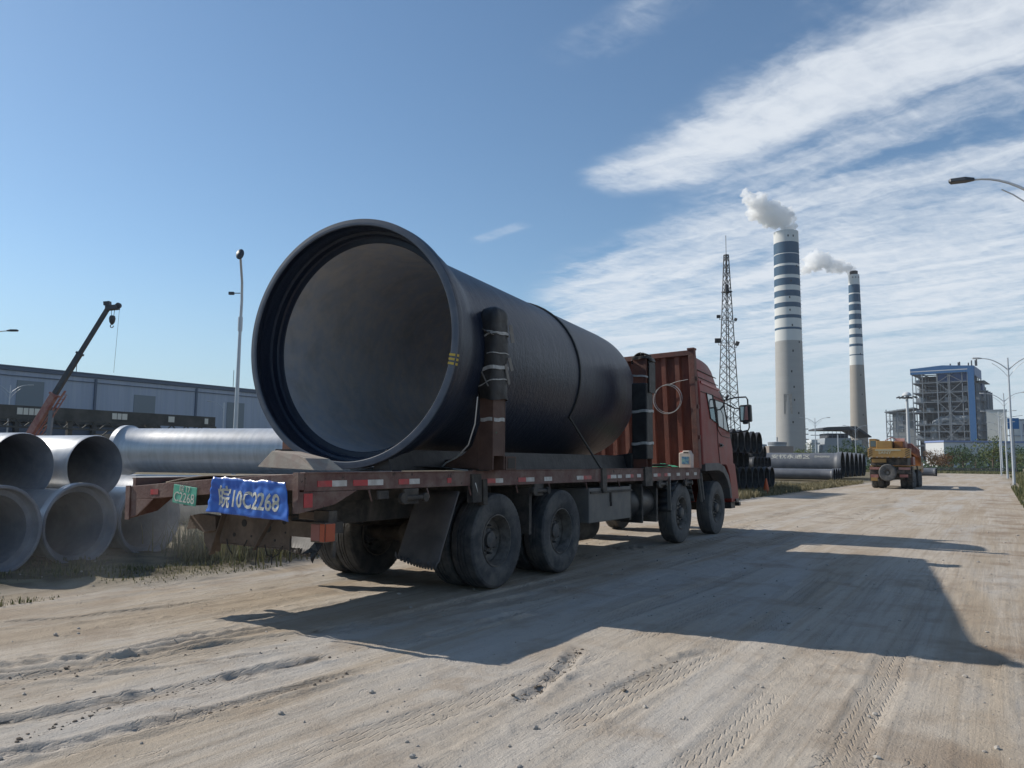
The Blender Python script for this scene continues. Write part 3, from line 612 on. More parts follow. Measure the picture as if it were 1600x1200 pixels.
def make_wheel(name,front,dusty):
    """outer face at +x; origin at the hub line, tyre centre"""
    m=MB(); w=.285
    if not front:   # deep dish of a dual wheel
        m.lathe([(.292,w*.42),(.296,w*.46),(.286,w*.47),(.278,w*.40),(.268,w*.30),(.260,.02),(.238,-.01),(.222,-.035),(.20,-.045),(.135,-.05),(.13,-.045)],64,'X')
        m.lathe([(.262,-w*.36),(.245,-w*.3),(.245,.02)],48,'X')
    else:           # convex disc with hand holes
        m.lathe([(.292,w*.42),(.296,w*.46),(.286,w*.47),(.272,w*.36),(.25,w*.28),(.238,.0),(.230,.015),(.21,.045),(.17,.075),(.135,.085),(.10,.085)],64,'X')
        m.lathe([(.262,-w*.36),(.244,-w*.3),(.238,.0)],48,'X')
    rim=m.build(name,M['rim'],None,smooth=40)
    m=MB()
    if not front:
        m.lathe([(.135,-.06),(.135,.0),(.128,.012),(.095,.016),(.09,.05),(.075,.056),(0,.058)],32,'X')
        for k in range(10): a=k*.6283; m.lathe([(.016,-.045),(.016,-.0),(.009,.004),(.009,.02),(0,.02)],6,'X',(0,.168*math.cos(a),.168*math.sin(a)))
        for k in range(8): a=k*.785; m.lathe([(.008,.014),(.008,.024),(0,.024)],6,'X',(0,.115*math.cos(a),.115*math.sin(a)))
    else:
        m.lathe([(.10,.07),(.10,.12),(.085,.14),(.05,.15),(0,.152)],32,'X')
        for k in range(10): a=k*.6283; m.lathe([(.017,.07),(.017,.105),(.010,.108),(.010,.125),(0,.125)],6,'X',(0,.145*math.cos(a),.145*math.sin(a)))
    hub=m.build('hub',M['hub'],rim,smooth=35)
    if front:
        m=MB()
        for k in range(10):
            a=(k+.5)*.6283; m.lathe([(0,.0),(.024,.0),(.024,.006)],14,'X',(.048,.198*math.cos(a),.198*math.sin(a)))
        m.build('hand_hole',M['cab_dark'],rim)
    ty=make_tyre('tyre',None,w=.30 if not front else .285).build('tyre',M['tyre_dusty'] if dusty else M['tyre'],rim,smooth=30)
    return rim
rear0=make_wheel('wheel',False,False); front0=make_wheel('wheel',True,True)
ZA=.54
def put(o,x,y,flip,rx,first=False):
    c=o if first else dup(o)
    c.parent=truck; c.location=(x,y,ZA); c.rotation_euler=(rx,0,math.pi if flip else 0); return c
f=True
for y in (0.0,1.55):
    for x,fl in ((-.1425,False),(-.47,True),(-2.26,True),(-1.93,False)):
        put(rear0,x,y,fl,rnd.random()*6,f); f=False
f=True
for y in (6.2,8.3):
    for x,fl in ((-.16,False),(-2.24,True)):
        put(front0,x,y,fl,rnd.random()*6,f); f=False
m=MB()
for y in (0,1.55):
    m.tube([(-2.1,y,ZA),(-.3,y,ZA)],.085,14); m.lathe([(.05,-.22),(.17,-.14),(.21,0),(.17,.14),(.05,.22)],20,'X',(-1.2,y,ZA))
for y in (6.2,8.3): m.beam((-2.1,y,ZA),(-.3,y,ZA),.11,.12)
m.tube([(-1.2,.1,ZA+.06),(-1.2,6.0,.78)],.05,10)
m.build('axle',M['chassis'],truck,smooth=40)
m=MB()
for x in (-.79,-1.61):
    for k in range(6): m.box(x-.045,x+.045,-.62+k*.07,2.15-k*.07,.66+k*.022,.68+k*.022)
    for yc in (6.2,8.3):
        for k in range(4): m.box(x-.045,x+.045,yc-.7+k*.1,yc+.7-k*.1,.62+k*.02,.638+k*.02)
m.build('leaf_spring',M['chassis'],truck)
# mud flap hanging ahead of the rear wheels, ragged lower edge
def flap(x0,x1):
    m=MB(); n=40; vs=[];fs=[]; rows=10
    rr=random.Random(5)
    for j in range(rows+1):
        for i_ in range(n+1):
            f=i_/n; g=j/rows; x=x0+(x1-x0)*f; z=1.12-.79*g; y=-.72-.38*g+.02*math.sin(f*5)
            if j==rows: z+=(.055 if i_%3==1 else 0)*rr.uniform(.4,1.3)+.10*(1-f)**3
            vs.append((x,y,z))
    for j in range(rows):
        for i_ in range(n): a=j*(n+1)+i_; fs.append((a,a+1,a+n+2,a+n+1))
    m.add(vs,fs); o=m.build('mud_flap',M['fender'],truck,smooth=60); s=o.modifiers.new('t','SOLIDIFY'); s.thickness=.014; return o
flap(-.60,-.03); flap(-2.4,-1.76)
# wheel guards above duals
m=MB()
for x0,x1 in ((-.62,.0),(-2.4,-1.78)):
    m.box(x0+.02,x1-.03,.74,.80,.55,1.12)
m.build('wheel_guard',M['chassis'],truck)
# tool box
m=MB(); m.box(-.5,0,2.34,3.80,.585,1.075); tb=m.build('tool_box',M['tool_steel'],truck,bevel=.012)
m=MB(); m.box(-.01,.022,2.36,3.82,1.0,1.03); m.box(.001,.02,3.02,3.07,.86,1.0); m.box(.001,.03,3.035,3.055,.80,.87); m.build('latch',M['chassis'],tb,bevel=.003)
m=MB(); m.box(-.42,-.04,3.84,3.92,.55,1.10); m.box(-.4,-.03,4.95,5.03,.45,1.1); m.box(-.4,-.02,4.30,4.36,.47,1.1); m.build('tank_strap',M['chassis'],truck,bevel=.006)
m=MB(); m.lathe([(0,3.95),(.24,3.95),(.27,3.99),(.27,4.93),(.24,4.97),(0,4.97)],40,'Y',(-.33,0,.78)); m.build('air_tank',M['plastic_black'],truck,smooth=40)
m=MB(); m.lathe([(0,2.5),(.22,2.5),(.27,2.56),(.27,3.9),(.22,3.96),(0,3.96)],36,'Y',(-.85,0,.46)); m.build('fuel_tank',M['chassis'],truck,smooth=40)
m=MB(); m.lathe([(0,2.4),(.28,2.4),(.31,2.45),(.31,4.6),(.28,4.66),(0,4.66)],36,'Y',(-2.05,0,.72)); m.build('fuel_tank',M['chassis'],truck,smooth=40)
m=MB(); m.beam((.0,5.46,1.2),(.0,5.50,.62),.06,.03); m.beam((.01,7.16,1.25),(.0,7.33,.74),.05,.03); m.beam((-.02,7.1,1.2),(-.02,7.28,.7),.04,.03); m.build('strut',M['tool_steel'],truck)
m=MB(); 
for k in range(13):
    a0=R_(15+k*12.5); a1=R_(15+(k+1)*12.5)
    m.add([(-.42,6.2+.62*math.cos(a0),.56+.62*math.sin(a0)),(0,6.2+.62*math.cos(a0),.56+.62*math.sin(a0)),(0,6.2+.62*math.cos(a1),.56+.62*math.sin(a1)),(-.42,6.2+.62*math.cos(a1),.56+.62*math.sin(a1))],[(0,1,2,3)])
o=m.build('mud_guard',M['plastic_black'],truck,smooth=60); o.modifiers.new('t','SOLIDIFY').thickness=.012
m=MB(); m.tube([(-.3,5.2,.62),(-.3,5.9,.62)],.07,10); m.build('exhaust_pipe',M['chassis'],truck,smooth=40)
m=MB(); m.box(-1.55,-.85,7.3,9.3,.62,1.1); m.build('engine_block',M['chassis'],truck)
# --- stakes
def lumpy(m,seed,amt):
    pass
def stake(x0,x1,y0,y1,z1,wrapz,name='stake',mat='stake',foot=1,seed=1):
    m=MB(); th=.022
    # U channel open to +x side plus back plate, tapering foot
    m.box(x0,x1,y0,y0+th,1.35,z1); m.box(x0,x0+th,y0+th,y1,1.35,z1); m.box(x0+th,x1,y1-th,y1,1.35,z1)
    m.box(x1-th,x1-.001,y0+th,y1-th,1.50,z1-.02)
    # foot gusset running in under the pipe
    s=-1 if foot>0 else 1
    xa=x0 if foot>0 else x1
    m.prism([(xa,1.36),(xa,1.85),(xa+s*.10,1.60),(xa+s*.24,1.50),(xa+s*.55,1.42),(xa+s*.55,1.36)],y0,y0+th,'Y')
    m.prism([(xa,1.36),(xa,1.85),(xa+s*.10,1.60),(xa+s*.24,1.50),(xa+s*.55,1.42),(xa+s*.55,1.36)],y1-th,y1,'Y')
    o=m.build(name,M[mat],truck,bevel=.005)
    # rubber wrap
    m=MB(); nz=34; nr=28; za,zb=wrapz; hx=(x1-x0)/2+.03; hy=(y1-y0)/2+.03; cx,cy=(x0+x1)/2,(y0+y1)/2
    vs=[];fs=[]
    for j in range(nz+1):
        z=za+(zb-za)*j/nz; f=j/nz
        cap=math.sqrt(max(0,1-max(0,(f-.86)/.14)**2)) if foot>0 or True else 1
        for i_ in range(nr):
            a=2*math.pi*i_/nr; ca,sa=math.cos(a),math.sin(a); k=1/(abs(ca)**5+abs(sa)**5)**.2
            d=.016*mn.noise(Vector((ca*1.5+seed,sa*1.5,z*5)))+.010*mn.noise(Vector((ca*4,sa*4+seed,z*14)))
            vs.append((cx+(hx*k*ca*(.35+.65*cap))+d*ca,cy+(hy*k*sa*(.25+.75*cap))+d*sa,z+.012*math.sin(a*3+seed)*(1 if j==0 else 0)))
    for j in range(nz):
        for i_ in range(nr): fs.append((j*nr+i_,j*nr+(i_+1)%nr,(j+1)*nr+(i_+1)%nr,(j+1)*nr+i_))
    fs.append(tuple(nz*nr+i_ for i_ in range(nr)))
    m.add(vs,fs); m.build('rubber_wrap',M['rubber'],o,smooth=50)
    return o,(cx,cy,hx,hy)
def band(o,c,z,w=.035,tilt=.0,mat='strap',off=.008):
    cx,cy,hx,hy=c; m=MB(); hx+=off; hy+=off; n=28; vs=[];fs=[]
    for j,dz in enumerate((-w/2,w/2)):
        for i_ in range(n):
            a=2*math.pi*i_/n; ca,sa=math.cos(a),math.sin(a); k=1/(abs(ca)**6+abs(sa)**6)**(1/6)
            vs.append((cx+hx*k*ca,cy+hy*k*sa,z+dz+tilt*ca+.006*math.sin(a*4)))
    for i_ in range(n): fs.append((i_,(i_+1)%n,n+(i_+1)%n,n+i_))
    m.add(vs,fs); m.build('strap',M[mat],o).modifiers.new('t','SOLIDIFY').thickness=.003
s1,c1=stake(.06,.24,-.50,-.25,3.08,(2.12,3.17),seed=1)
band(s1,(c1[0],c1[1],c1[2]-.03,c1[3]-.03),1.90,.04); band(s1,c1,2.46,.04,.02); band(s1,c1,2.30,.012,.05); band(s1,c1,2.88,.012,-.03); band(s1,c1,2.83,.02,.04); band(s1,c1,2.62,.010,.02)
m=MB()   # crumpled clear film and torn tape ends on the wrap
for a,b,w in (((.28,-.32,2.52),(.285,-.25,2.30),.05),((.28,-.25,2.6),(.285,-.19,2.46),.06),((.10,-.545,2.44),(.20,-.545,2.26),.03),((.08,-.545,2.66),(.05,-.545,2.40),.03),((.28,-.23,2.98),(.29,-.19,2.78),.07),((.12,-.545,2.9),(.25,-.545,2.83),.05)): m.beam(a,b,w,.006,up=(1,0,0))
m.build('torn_film',M['tool_steel'],s1)
m=MB(); m.prism([(-.02,1.345),(-.02,1.50),(.25,1.50),(.25,1.345)],-.245,-.03,'Y'); 
o=m.build('stake_socket',M['stake'],truck,bevel=.004)
m=MB(); m.box(.2505,.2545,-.21,-.06,1.365,1.48); m.build('opening',M['cab_dark'],o)
s2,c2=stake(-.30,-.06,4.62,4.86,3.20,(3.19,3.24),mat='stake_red',seed=4)
# the front right stake keeps its rubber only as a hood and a black sleeve
m=MB(); n=16
for j in range(n):
    a0=math.pi*j/n; a1=math.pi*(j+1)/n; cy_,rx_=-.18,.14
    m.add([(-.18-.15*math.cos(a0),4.66,3.12+.17*math.sin(a0)),(-.18-.15*math.cos(a1),4.66,3.12+.17*math.sin(a1)),(-.18-.15*math.cos(a1),4.93,3.12+.17*math.sin(a1)),(-.18-.15*math.cos(a0),4.93,3.12+.17*math.sin(a0))],[(0,1,2,3)])
m.box(-.035,-.02,4.66,4.93,2.62,3.12)
h_=m.build('rubber_hood',M['rubber'],s2,smooth=40); h_.modifiers.new('t','SOLIDIFY').thickness=.02
m=MB(); m.box(-.32,-.045,4.60,4.88,1.5,2.78); m.build('rubber_sleeve',M['rubber'],s2,bevel=.02)
c2=(-.18,4.74,.15,.15)
band(s2,c2,2.30,.045,.01); band(s2,c2,1.76,.045,.01); band(s2,(-.18,4.74,.13,.14),2.90,.03,-.02)
stake(-2.62,-2.42,-.9,-.66,2.9,(1.95,3.0),foot=-1,seed=7,mat='stake_red')
stake(-2.46,-2.22,4.62,4.86,3.15,(2.1,3.2),foot=-1,seed=9,mat='stake_red')
# cradle beams under the pipe
m=MB(); m.prism([(-.30,1.335),(-.30,1.60),(-.62,1.56),(-1.05,1.44),(-1.2,1.38),(-1.9,1.40),(-2.2,1.55),(-2.2,1.335)],4.55,4.92,'Y'); m.build('cradle_beam',M['rubber'],truck,bevel=.01)
m=MB(); m.prism([(.05,1.335),(.05,1.42),(-.45,1.46),(-.9,1.36),(-1.6,1.36),(-2.3,1.5),(-2.3,1.335)],-.48,-.26,'Y'); m.build('cradle_beam',M['rubber'],truck,bevel=.01)
m=MB()
for x0 in (-.50,-2.06):
    m.prism([(x0-.12,1.335),(x0-.10,1.47),(x0+.06,1.56),(x0+.12,1.335)] if x0>-1 else [(x0-.12,1.335),(x0-.06,1.56),(x0+.10,1.47),(x0+.12,1.335)],-1.45,4.54,'Y')
m.build('chock_beam',M['rubber'],truck,bevel=.01)
# wire hanging from the rear stake to the rail
m=MB(); m.tube([(.05,-.53,2.15),(.03,-.545,1.85),(-.05,-.55,1.62),(-.20,-.56,1.48),(-.34,-.57,1.42),(-.40,-.58,1.36),(-.32,-.60,1.36),(-.05,-.56,1.34),(.03,-.52,1.2),(.03,-.46,1.05)],.009,6); m.build('lashing_wire',M['wire'],truck,smooth=60)
# corrugated headboard
HB0,HB1=-2.42,.0; HY=7.12
m=MB(RB); prof=[];x=HB0+.07; per=.30
while x<HB1-.12:
    prof+= [(x,HY+.0),(x+.085,HY+.0),(x+.105,HY+.075),(x+.26,HY+.075)]; x+=.28
prof=[p for p in prof if p[0]<HB1-.07]; prof.append((HB1-.07,prof[-1][1]))
vs=[(p[0],p[1],z) for z in (1.35,3.58) for p in prof]; k=len(prof)
m.add(vs,[(i_,i_+1,k+i_+1,k+i_) for i_ in range(k-1)]); hb=m.build('headboard',M['corr'],truck); hb.modifiers.new('t','SOLIDIFY').thickness=.006
m=MB(RB); m.box(HB0,HB1+.02,HY-.04,HY+.09,3.56,3.66); m.box(HB1-.09,HB1+.02,HY-.05,HY+.10,1.34,3.56); m.box(HB0,HB0+.09,HY-.05,HY+.10,1.34,3.56); m.box(HB1-.11,HB1+.03,HY-.06,HY+.11,3.66,3.70); m.box(HB0+.09,HB1-.09,HY+.10,HY+.14,2.3,2.4)
for z in (1.9,2.5,3.05): m.box(HB1+.021,HB1+.05,HY-.02,HY+.05,z,z+.08)
m.build('headboard_frame',M['corr_frame'],hb,bevel=.006)
# --- cab
def cabsec(z):
    tab=[(1.42,9.56),(1.75,9.56),(2.07,9.42),(2.35,9.30),(2.75,9.14),(2.86,9.02),(3.03,8.78),(3.2,8.66),(3.36,8.58),(3.47,8.42),(3.54,8.18),(3.585,7.85),(3.61,7.5)]
    zs=[a for a,b in tab]; ys_=[b for a,b in tab]; return float(np.interp(z,zs,ys_))
m=MB(RB); lv=[1.42,1.6,1.75,1.95,2.07,2.25,2.45,2.65,2.75,2.86,2.95,3.03,3.12,3.2,3.28,3.36,3.42,3.47,3.51,3.54,3.565,3.585,3.6]
vs=[];fs=[];nseg=44
for z in lv:
    yf=cabsec(z); yb=7.38; w=1.20 if z<2.8 else 1.20-.10*((z-2.8)/.8)**1.6; rad=.16 if z<2.8 else .24
    if z>3.47: w-=.05*((z-3.47)/.13)**2
    pts=[]
    # rounded rectangle outline, fixed vertex count
    cx0=-1.2; hx=w; hy=(yf-yb)/2; cy0=(yf+yb)/2; rr_=min(rad,hy*.9)
    for q_,(sx_,sy_) in enumerate(((1,-1),(1,1),(-1,1),(-1,-1))):
        r_=rr_ if sy_>0 else .05
        for k in range(11):
            a={0:-90,1:0,2:90,3:180}[q_]+k*9; a=R_(a)
            pts.append((cx0+sx_*(hx-r_)+r_*math.cos(a),cy0+sy_*(hy-r_)+r_*math.sin(a),z))
    vs+=pts
for j in range(len(lv)-1):
    for i_ in range(nseg): fs.append((j*nseg+i_,j*nseg+(i_+1)%nseg,(j+1)*nseg+(i_+1)%nseg,(j+1)*nseg+i_))
fs.append(tuple((len(lv)-1)*nseg+i_ for i_ in range(nseg))); fs.append(tuple(range(nseg))[::-1])
m.add(vs,fs); cab=m.build('cab',M['cab_red'],truck,smooth=42)
m=MB(RB)   # shut lines and pressed roof lines on the right flank
def flank(pts,r,k=None,x=.004): m.tube([(x,y,z) for y,z in pts],r,5,k)
flank([(7.45,2.865),(8.1,2.845),(9.05,2.78)],.008); flank([(7.42,3.30),(8.60,3.24)],.010,x=-.035); flank([(7.42,3.15),(8.66,3.09)],.009,x=-.02)
flank([(8.38,2.27),(8.40,1.78),(8.46,1.44)],.007); flank([(8.38,2.27),(8.45,2.12),(8.65,2.02),(9.20,1.99),(9.40,2.02)],.007); flank([(9.40,2.02),(9.52,1.80),(9.55,1.45)],.006)
m.build('shut_line',M['cab_dark'],cab)
m=MB(RB); m.prism([(7.50,3.035),(7.50,3.085),(8.72,3.02),(8.74,2.975)],-.03,.003,'X'); m.build('stripe',M['cab_red_bright'],cab)
for sx_ in (0,):
    m=MB(RB); m.prism([(7.78,2.86),(8.18,2.85),(8.38,2.27),(7.98,2.35)],-.02,.006,'X'); w1=m.build('quarter_window',M['glass'],cab)
    m=MB(RB); m.prism([(8.30,2.76),(8.92,2.74),(9.20,2.12),(8.46,2.22)],-.02,.007,'X'); w2=m.build('door_window',M['glass'],cab)
    m=MB(RB)
    for q_ in ([(7.78,2.86),(8.18,2.85),(8.38,2.27),(7.98,2.35)],[(8.30,2.76),(8.92,2.74),(9.20,2.12),(8.46,2.22)]):
        m.tube([(.008,y,z) for y,z in q_],.014,6,closed=True)
    m.build('window_seal',M['plastic_black'],cab)
    m=MB(RB); m.box(.008,.05,8.53,8.66,1.80,1.835); m.box(.0,.012,8.50,8.69,1.78,1.86); m.build('door_handle',M['plastic_black'],cab,bevel=.006)
m=MB(RB); m.prism([(9.30,2.72),(9.30,2.12),(9.5,2.0),(9.46,2.05),(9.22,2.78)],-2.2,-.2,'X'); m.build('windscreen',M['glass'],cab)
m=MB(RB); m.prism([(8.95,2.92),(9.00,2.98),(9.30,2.80),(9.26,2.72)],-2.3,-.06,'X'); m.build('sun_visor',M['plastic_black'],cab,bevel=.01)
# front corner, step panel and bumper
m=MB(RB); m.prism([(9.16,.62),(9.16,.98),(9.10,1.2),(8.98,1.36),(8.85,1.44),(9.56,1.44),(9.62,1.2),(9.68,.95),(9.72,.62)],-2.40,.0,'X'); m.build('bumper',M['cab_red'],cab,bevel=.02)
m=MB(RB); m.box(-2.3,-.03,9.2,9.5,.48,.615); m.box(.0,.03,9.40,9.60,.60,.68); m.box(-.1,.025,9.62,9.75,.52,.60); m.build('bumper_skirt',M['plastic_black'],cab,bevel=.01)
m=MB(RB)
oc=(8.30,.60)
outer=[(7.46,1.44),(8.36,1.45),(8.72,1.38),(8.98,1.20),(9.12,.98),(9.17,.70)]; inner=[(9.05,.70),(9.0,.92),(8.86,1.10),(8.64,1.24),(8.34,1.30),(7.46,1.29)]
m.prism(outer+inner,-.30,.016,'X'); fe=m.build('wheel_arch',M['fender'],cab,bevel=.008)
m=MB(RB); m.prism([(7.46,1.285),(8.34,1.295),(8.64,1.235),(8.86,1.09),(8.99,.9),(9.04,.7),(9.03,.5),(9.1,.5),(9.14,.8),(9.0,1.15),(8.7,1.36),(8.3,1.42),(7.46,1.42)],-.6,-.31,'X'); m.build('arch_liner',M['plastic_black'],cab)
# mirrors
for sx_ in (1,-1):
    bx=.0 if sx_>0 else -2.4
    m=MB(RB); X=lambda v: bx+sx_*v
    m.tube([(X(.0),9.02,2.80),(X(.20),9.20,2.86),(X(.40),9.26,2.86),(X(.43),9.27,2.80),(X(.43),9.27,2.68)],.017,7); m.tube([(X(.0),9.05,2.74),(X(.18),9.20,2.62),(X(.33),9.26,2.62)],.014,7); m.tube([(X(.02),9.25,2.10),(X(.22),9.28,2.11),(X(.40),9.28,2.14),(X(.43),9.28,2.2),(X(.43),9.28,2.34)],.016,7)
    m.tube([(X(.03),9.10,2.70),(X(.16),9.20,2.62),(X(.12),9.22,2.50),(X(.13),9.25,2.2),(X(.06),9.25,2.08)],.010,6)
    mi=m.build('mirror',M['plastic_black'],cab,smooth=50)
    m=MB(RB); a,b=sorted((X(.26),X(.50))); m.box(a,b,9.20,9.33,2.32,2.69); m.box(a+.06,b-.06,9.16,9.21,2.27,2.33); m.build('mirror_housing',M['plastic_black'],mi,bevel=.03)
    m=MB(RB); a,b=sorted((X(.285),X(.44))); m.box(a,b,9.190,9.1985,2.36,2.65); m.build('mirror_glass',M['mirror'],mi)
m=MB(RB); m.tube([(.05,9.0,2.84),(.08,9.05,2.90)],.03,8); m.build('marker_lamp',M['plastic_black'],cab)
# --- the big pipe
PR=.436+R_(0); pc=Vector((-1.76,8.166,2.690)); RP,BP,LP=1.345,1.190,6.93
m=MB()
prof=[(1.300,0.0),(RP-.006,.004),(RP,.02),(RP,.115),(RP-.010,.14),(RP-.030,.17),(RP-.040,.21),(RP-.042,.27),(RP-.060,.40),(BP+.055,.52),(BP+.012,.66),(BP,.80)]
prof+= [(BP,.80+k*(LP-1.2)/14) for k in range(1,15)]+[(BP-.004,LP-.3),(BP-.008,LP-.08),(BP-.02,LP)]
ins=[(BP-.03,LP),(BP-.03,LP-.2)]+[(BP-.03,LP-.2-k*(LP-.6)/13) for k in range(1,14)]+[(BP-.03,.345),(BP-.022,.335),(BP+.03,.33),(BP+.045,.31),(BP+.045,.235),(BP+.055,.23),(BP+.075,.225),(BP+.078,.12),(BP+.085,.10),(1.276,.085),(1.268,.07),(1.268,.012),(1.276,.0),(1.300,.0)]
full=prof+ins; ks=[]
for a,b in zip(full,full[1:]): 
    i_=len(ks); ks.append(0 if i_<len(prof)-1 or i_>len(prof)-1+15 else 1)
ks[0]=ks[1]=2
for q_ in (-1,-2): ks[q_]=2
m.lathe(full,160,'Y',ks=ks)
big=m.build('water_pipe',[M['black_pipe'],M['pipe_inside'],M['rim_dust']],None,smooth=30,loc=pc,rot=(0,0,-PR))
tag(big,'huge black coated pipe lying on the red flatbed truck','pipe')
# yellow marks on its rim
m=MB()
for k in range(3):
    a=R_(-12.5+k*1.9); r0,r1=1.268,1.338; w=.012
    c_,s_=math.cos(a),math.sin(a); u=Vector((c_,0,s_)); v=Vector((-s_,0,c_))*w
    m.add([tuple(u*r0-v+Vector((0,-.006,0))),tuple(u*r1-v+Vector((0,-.006,0))),tuple(u*r1+v+Vector((0,-.006,0))),tuple(u*r0+v+Vector((0,-.006,0)))],[(0,1,2,3)])
    m.add([tuple(u*1.3475-v+Vector((0,.01,0))),tuple(u*1.3475+v+Vector((0,.01,0))),tuple(u*1.3475+v+Vector((0,.055,0))),tuple(u*1.3475-v+Vector((0,.055,0)))],[(0,1,2,3)])
m.build('paint_mark',M['yellow_paint'],big)
# lashing cable over the pipe (leaning a little), from rail to rail
def pipe_pt(k,a,r): return pc+Vector((math.sin(PR)*k,math.cos(PR)*k,0))+Vector((math.cos(PR)*math.cos(a),-math.sin(PR)*math.cos(a),math.sin(a)))*r
path=[pipe_pt(3.95+.05*math.sin(a*1.0),a,BP+.012) for a in [R_(x) for x in np.arange(198,-34,-6)]]
tw=truck.matrix_basis
end=Matrix.Translation((-.14,9.0,0))@Matrix.Rotation(-RH,4,'Z')@Vector((.01,2.78,1.30))
path.append(end)
m=MB(); m.tube(path,.016,6); ca=m.build('tie_down_cable',M['cable'],None,smooth=60); tag(ca,'dark tie-down cable slung over the middle of the huge black pipe','cable')
# --- loose things on the truck
TM=Matrix.Translation((-.14,9.0,0))@Matrix.Rotation(-RH,4,'Z')
def tloc(x,y,z): return TM@Vector((x,y,z))
# dusty wedge plate under the pipe rim
m=MB(); m.add([(x*.80-.16,y*.7,z*.95) for x,y,z in [(-1.06,0,0),(-.12,0,.02),(-.30,.02,.125),(-.46,.05,.15),(-.78,.05,.175),(-.86,.03,.17),(-1.06,.5,0),(-.1,.5,.02),(-.3,.45,.12),(-.78,.45,.17)]],[(0,1,2,3,4,5),(0,5,9,6),(1,7,8,2),(2,8,9,5,4,3),(6,9,8,7),(0,6,7,1)])
w_=m.build('wedge_plate',M['wedge'],None,loc=tloc(0,-2.62,1.315),rot=(0,R_(3),-RH),bevel=.004); tag(w_,'bent dust-covered plate wedged under the pipe rim on the truck tail','plate')
m=MB(); vs=[];fs=[]
for j in range(5):
    for i_ in range(13): vs.append((i_*.08,j*.14,.014+.05*math.sin(i_/12*2.6)*(1-j/5)))
for j in range(4):
    for i_ in range(12): a=j*13+i_; fs.append((a,a+1,a+14,a+13))
m.add(vs,fs); r_=m.build('rubber_mat',M['rubber'],None,loc=tloc(-.55,-1.5,1.325),rot=(0,0,-RH+R_(70)),smooth=60); r_.modifiers.new('t','SOLIDIFY').thickness=.012; tag(r_,'curled black rubber mat with pale edge on the truck deck by the rear stake','mat')
m=MB(); vs=[];fs=[]
for j in range(5):
    for i_ in range(17): vs.append((-2.2+i_*.07,-2.75+j*.2,1.345+droop(-2.2+i_*.07,-2.8)-.078*((2.2-i_*.07)/2.4)*1.1+.03*math.sin(i_/16*3.1)))
for j in range(4):
    for i_ in range(16): a=j*17+i_; fs.append((a,a+1,a+18,a+17))
m.add(vs,fs); r_=m.build('steel_sheet',M['deck'],None,loc=(-.14,9.0,0),rot=(0,0,-RH),smooth=60); r_.modifiers.new('t','SOLIDIFY').thickness=.01; tag(r_,'thin curved dusty steel sheet lying on the sagging left rear corner of the deck','sheet')
# jerrycan
jc=thing('jerrycan','white plastic jerrycan with a blue label by the headboard','jerrycan',tloc(-.19,6.93,1.35),-RH)
m=MB(); m.prism([(-.125,0),(.125,0),(.125,.26),(.10,.285),(.085,.33),(-.045,.33),(-.05,.30),(-.125,.285)],-.075,.075,'Y'); b_=m.build('body',M['jerry'],jc,bevel=.02)
m=MB(); m.box(-.035,.075,-.0765,.0765,.275,.305); m.build('handle_gap',M['chassis'],jc,bevel=.008)
m=MB(); m.lathe([(0,.0),(.025,.0),(.025,.035),(0,.035)],16,'Z',(-.088,0,.285)); m.build('cap',M['tape_red'],jc)
m=MB(); m.box(-.065,.075,-.0785,-.0765,.075,.215); m.build('sticker',M['label_blue'],jc)
# netting rag and rope
m=MB(); vs=[];fs=[]; n=22
for j in range(n+1):
    for i_ in range(n+1):
        x=(i_/n-.5);y=(j/n-.5); e=max(0,1-(x*x+y*y)*4); vs.append((x*.62,y*.4,.01+.07*e*(.4+abs(mn.noise(Vector((x*6,y*6,3)))))))
for j in range(n):
    for i_ in range(n): a=j*(n+1)+i_; fs.append((a,a+1,a+n+2,a+n+1))
m.add(vs,fs); o=m.build('netting_rag',M['rag'],None,loc=tloc(-.38,6.2,1.36),rot=(0,0,-RH),smooth=60); tag(o,'crumpled green netting rag lying on the deck beside the white jerrycan','rag')
m=MB(); p=[(.28*math.cos(a*.9)*(1+.2*math.sin(a*1.7)),.12*math.sin(a*1.3),.02+.004*a) for a in np.arange(0,12,.4)]; m.tube(p,.012,6); o=m.build('rope',M['cable'],None,loc=tloc(-.38,5.75,1.36),rot=(0,0,-RH),smooth=60); tag(o,'tangled dark rope lying on the deck next to the green rag','rope')
# coil of wire hanging on the headboard
m=MB(); pts=[]
for k in range(0,3*36):
    a=k/36*2*math.pi; r=.285+.012*math.sin(a*.71+1); pts.append((r*math.cos(a)+.02*math.sin(a*.33),-.012*math.sin(a*.5)-.006*(k/36),r*math.sin(a)))
m.tube(pts,.0055,5); m.tube([(0,0,.28),(.2,-.01,.34),(.42,-.01,.37)],.004,5); m.tube([(-.27,0,.05),(-.6,0,.25)],.003,5)
o=m.build('wire_coil',M['wire'],None,loc=tloc(-.60,7.06,2.70),rot=(0,0,-RH),smooth=60); tag(o,'coil of pale wire hanging on the rusty corrugated headboard','wire coil')
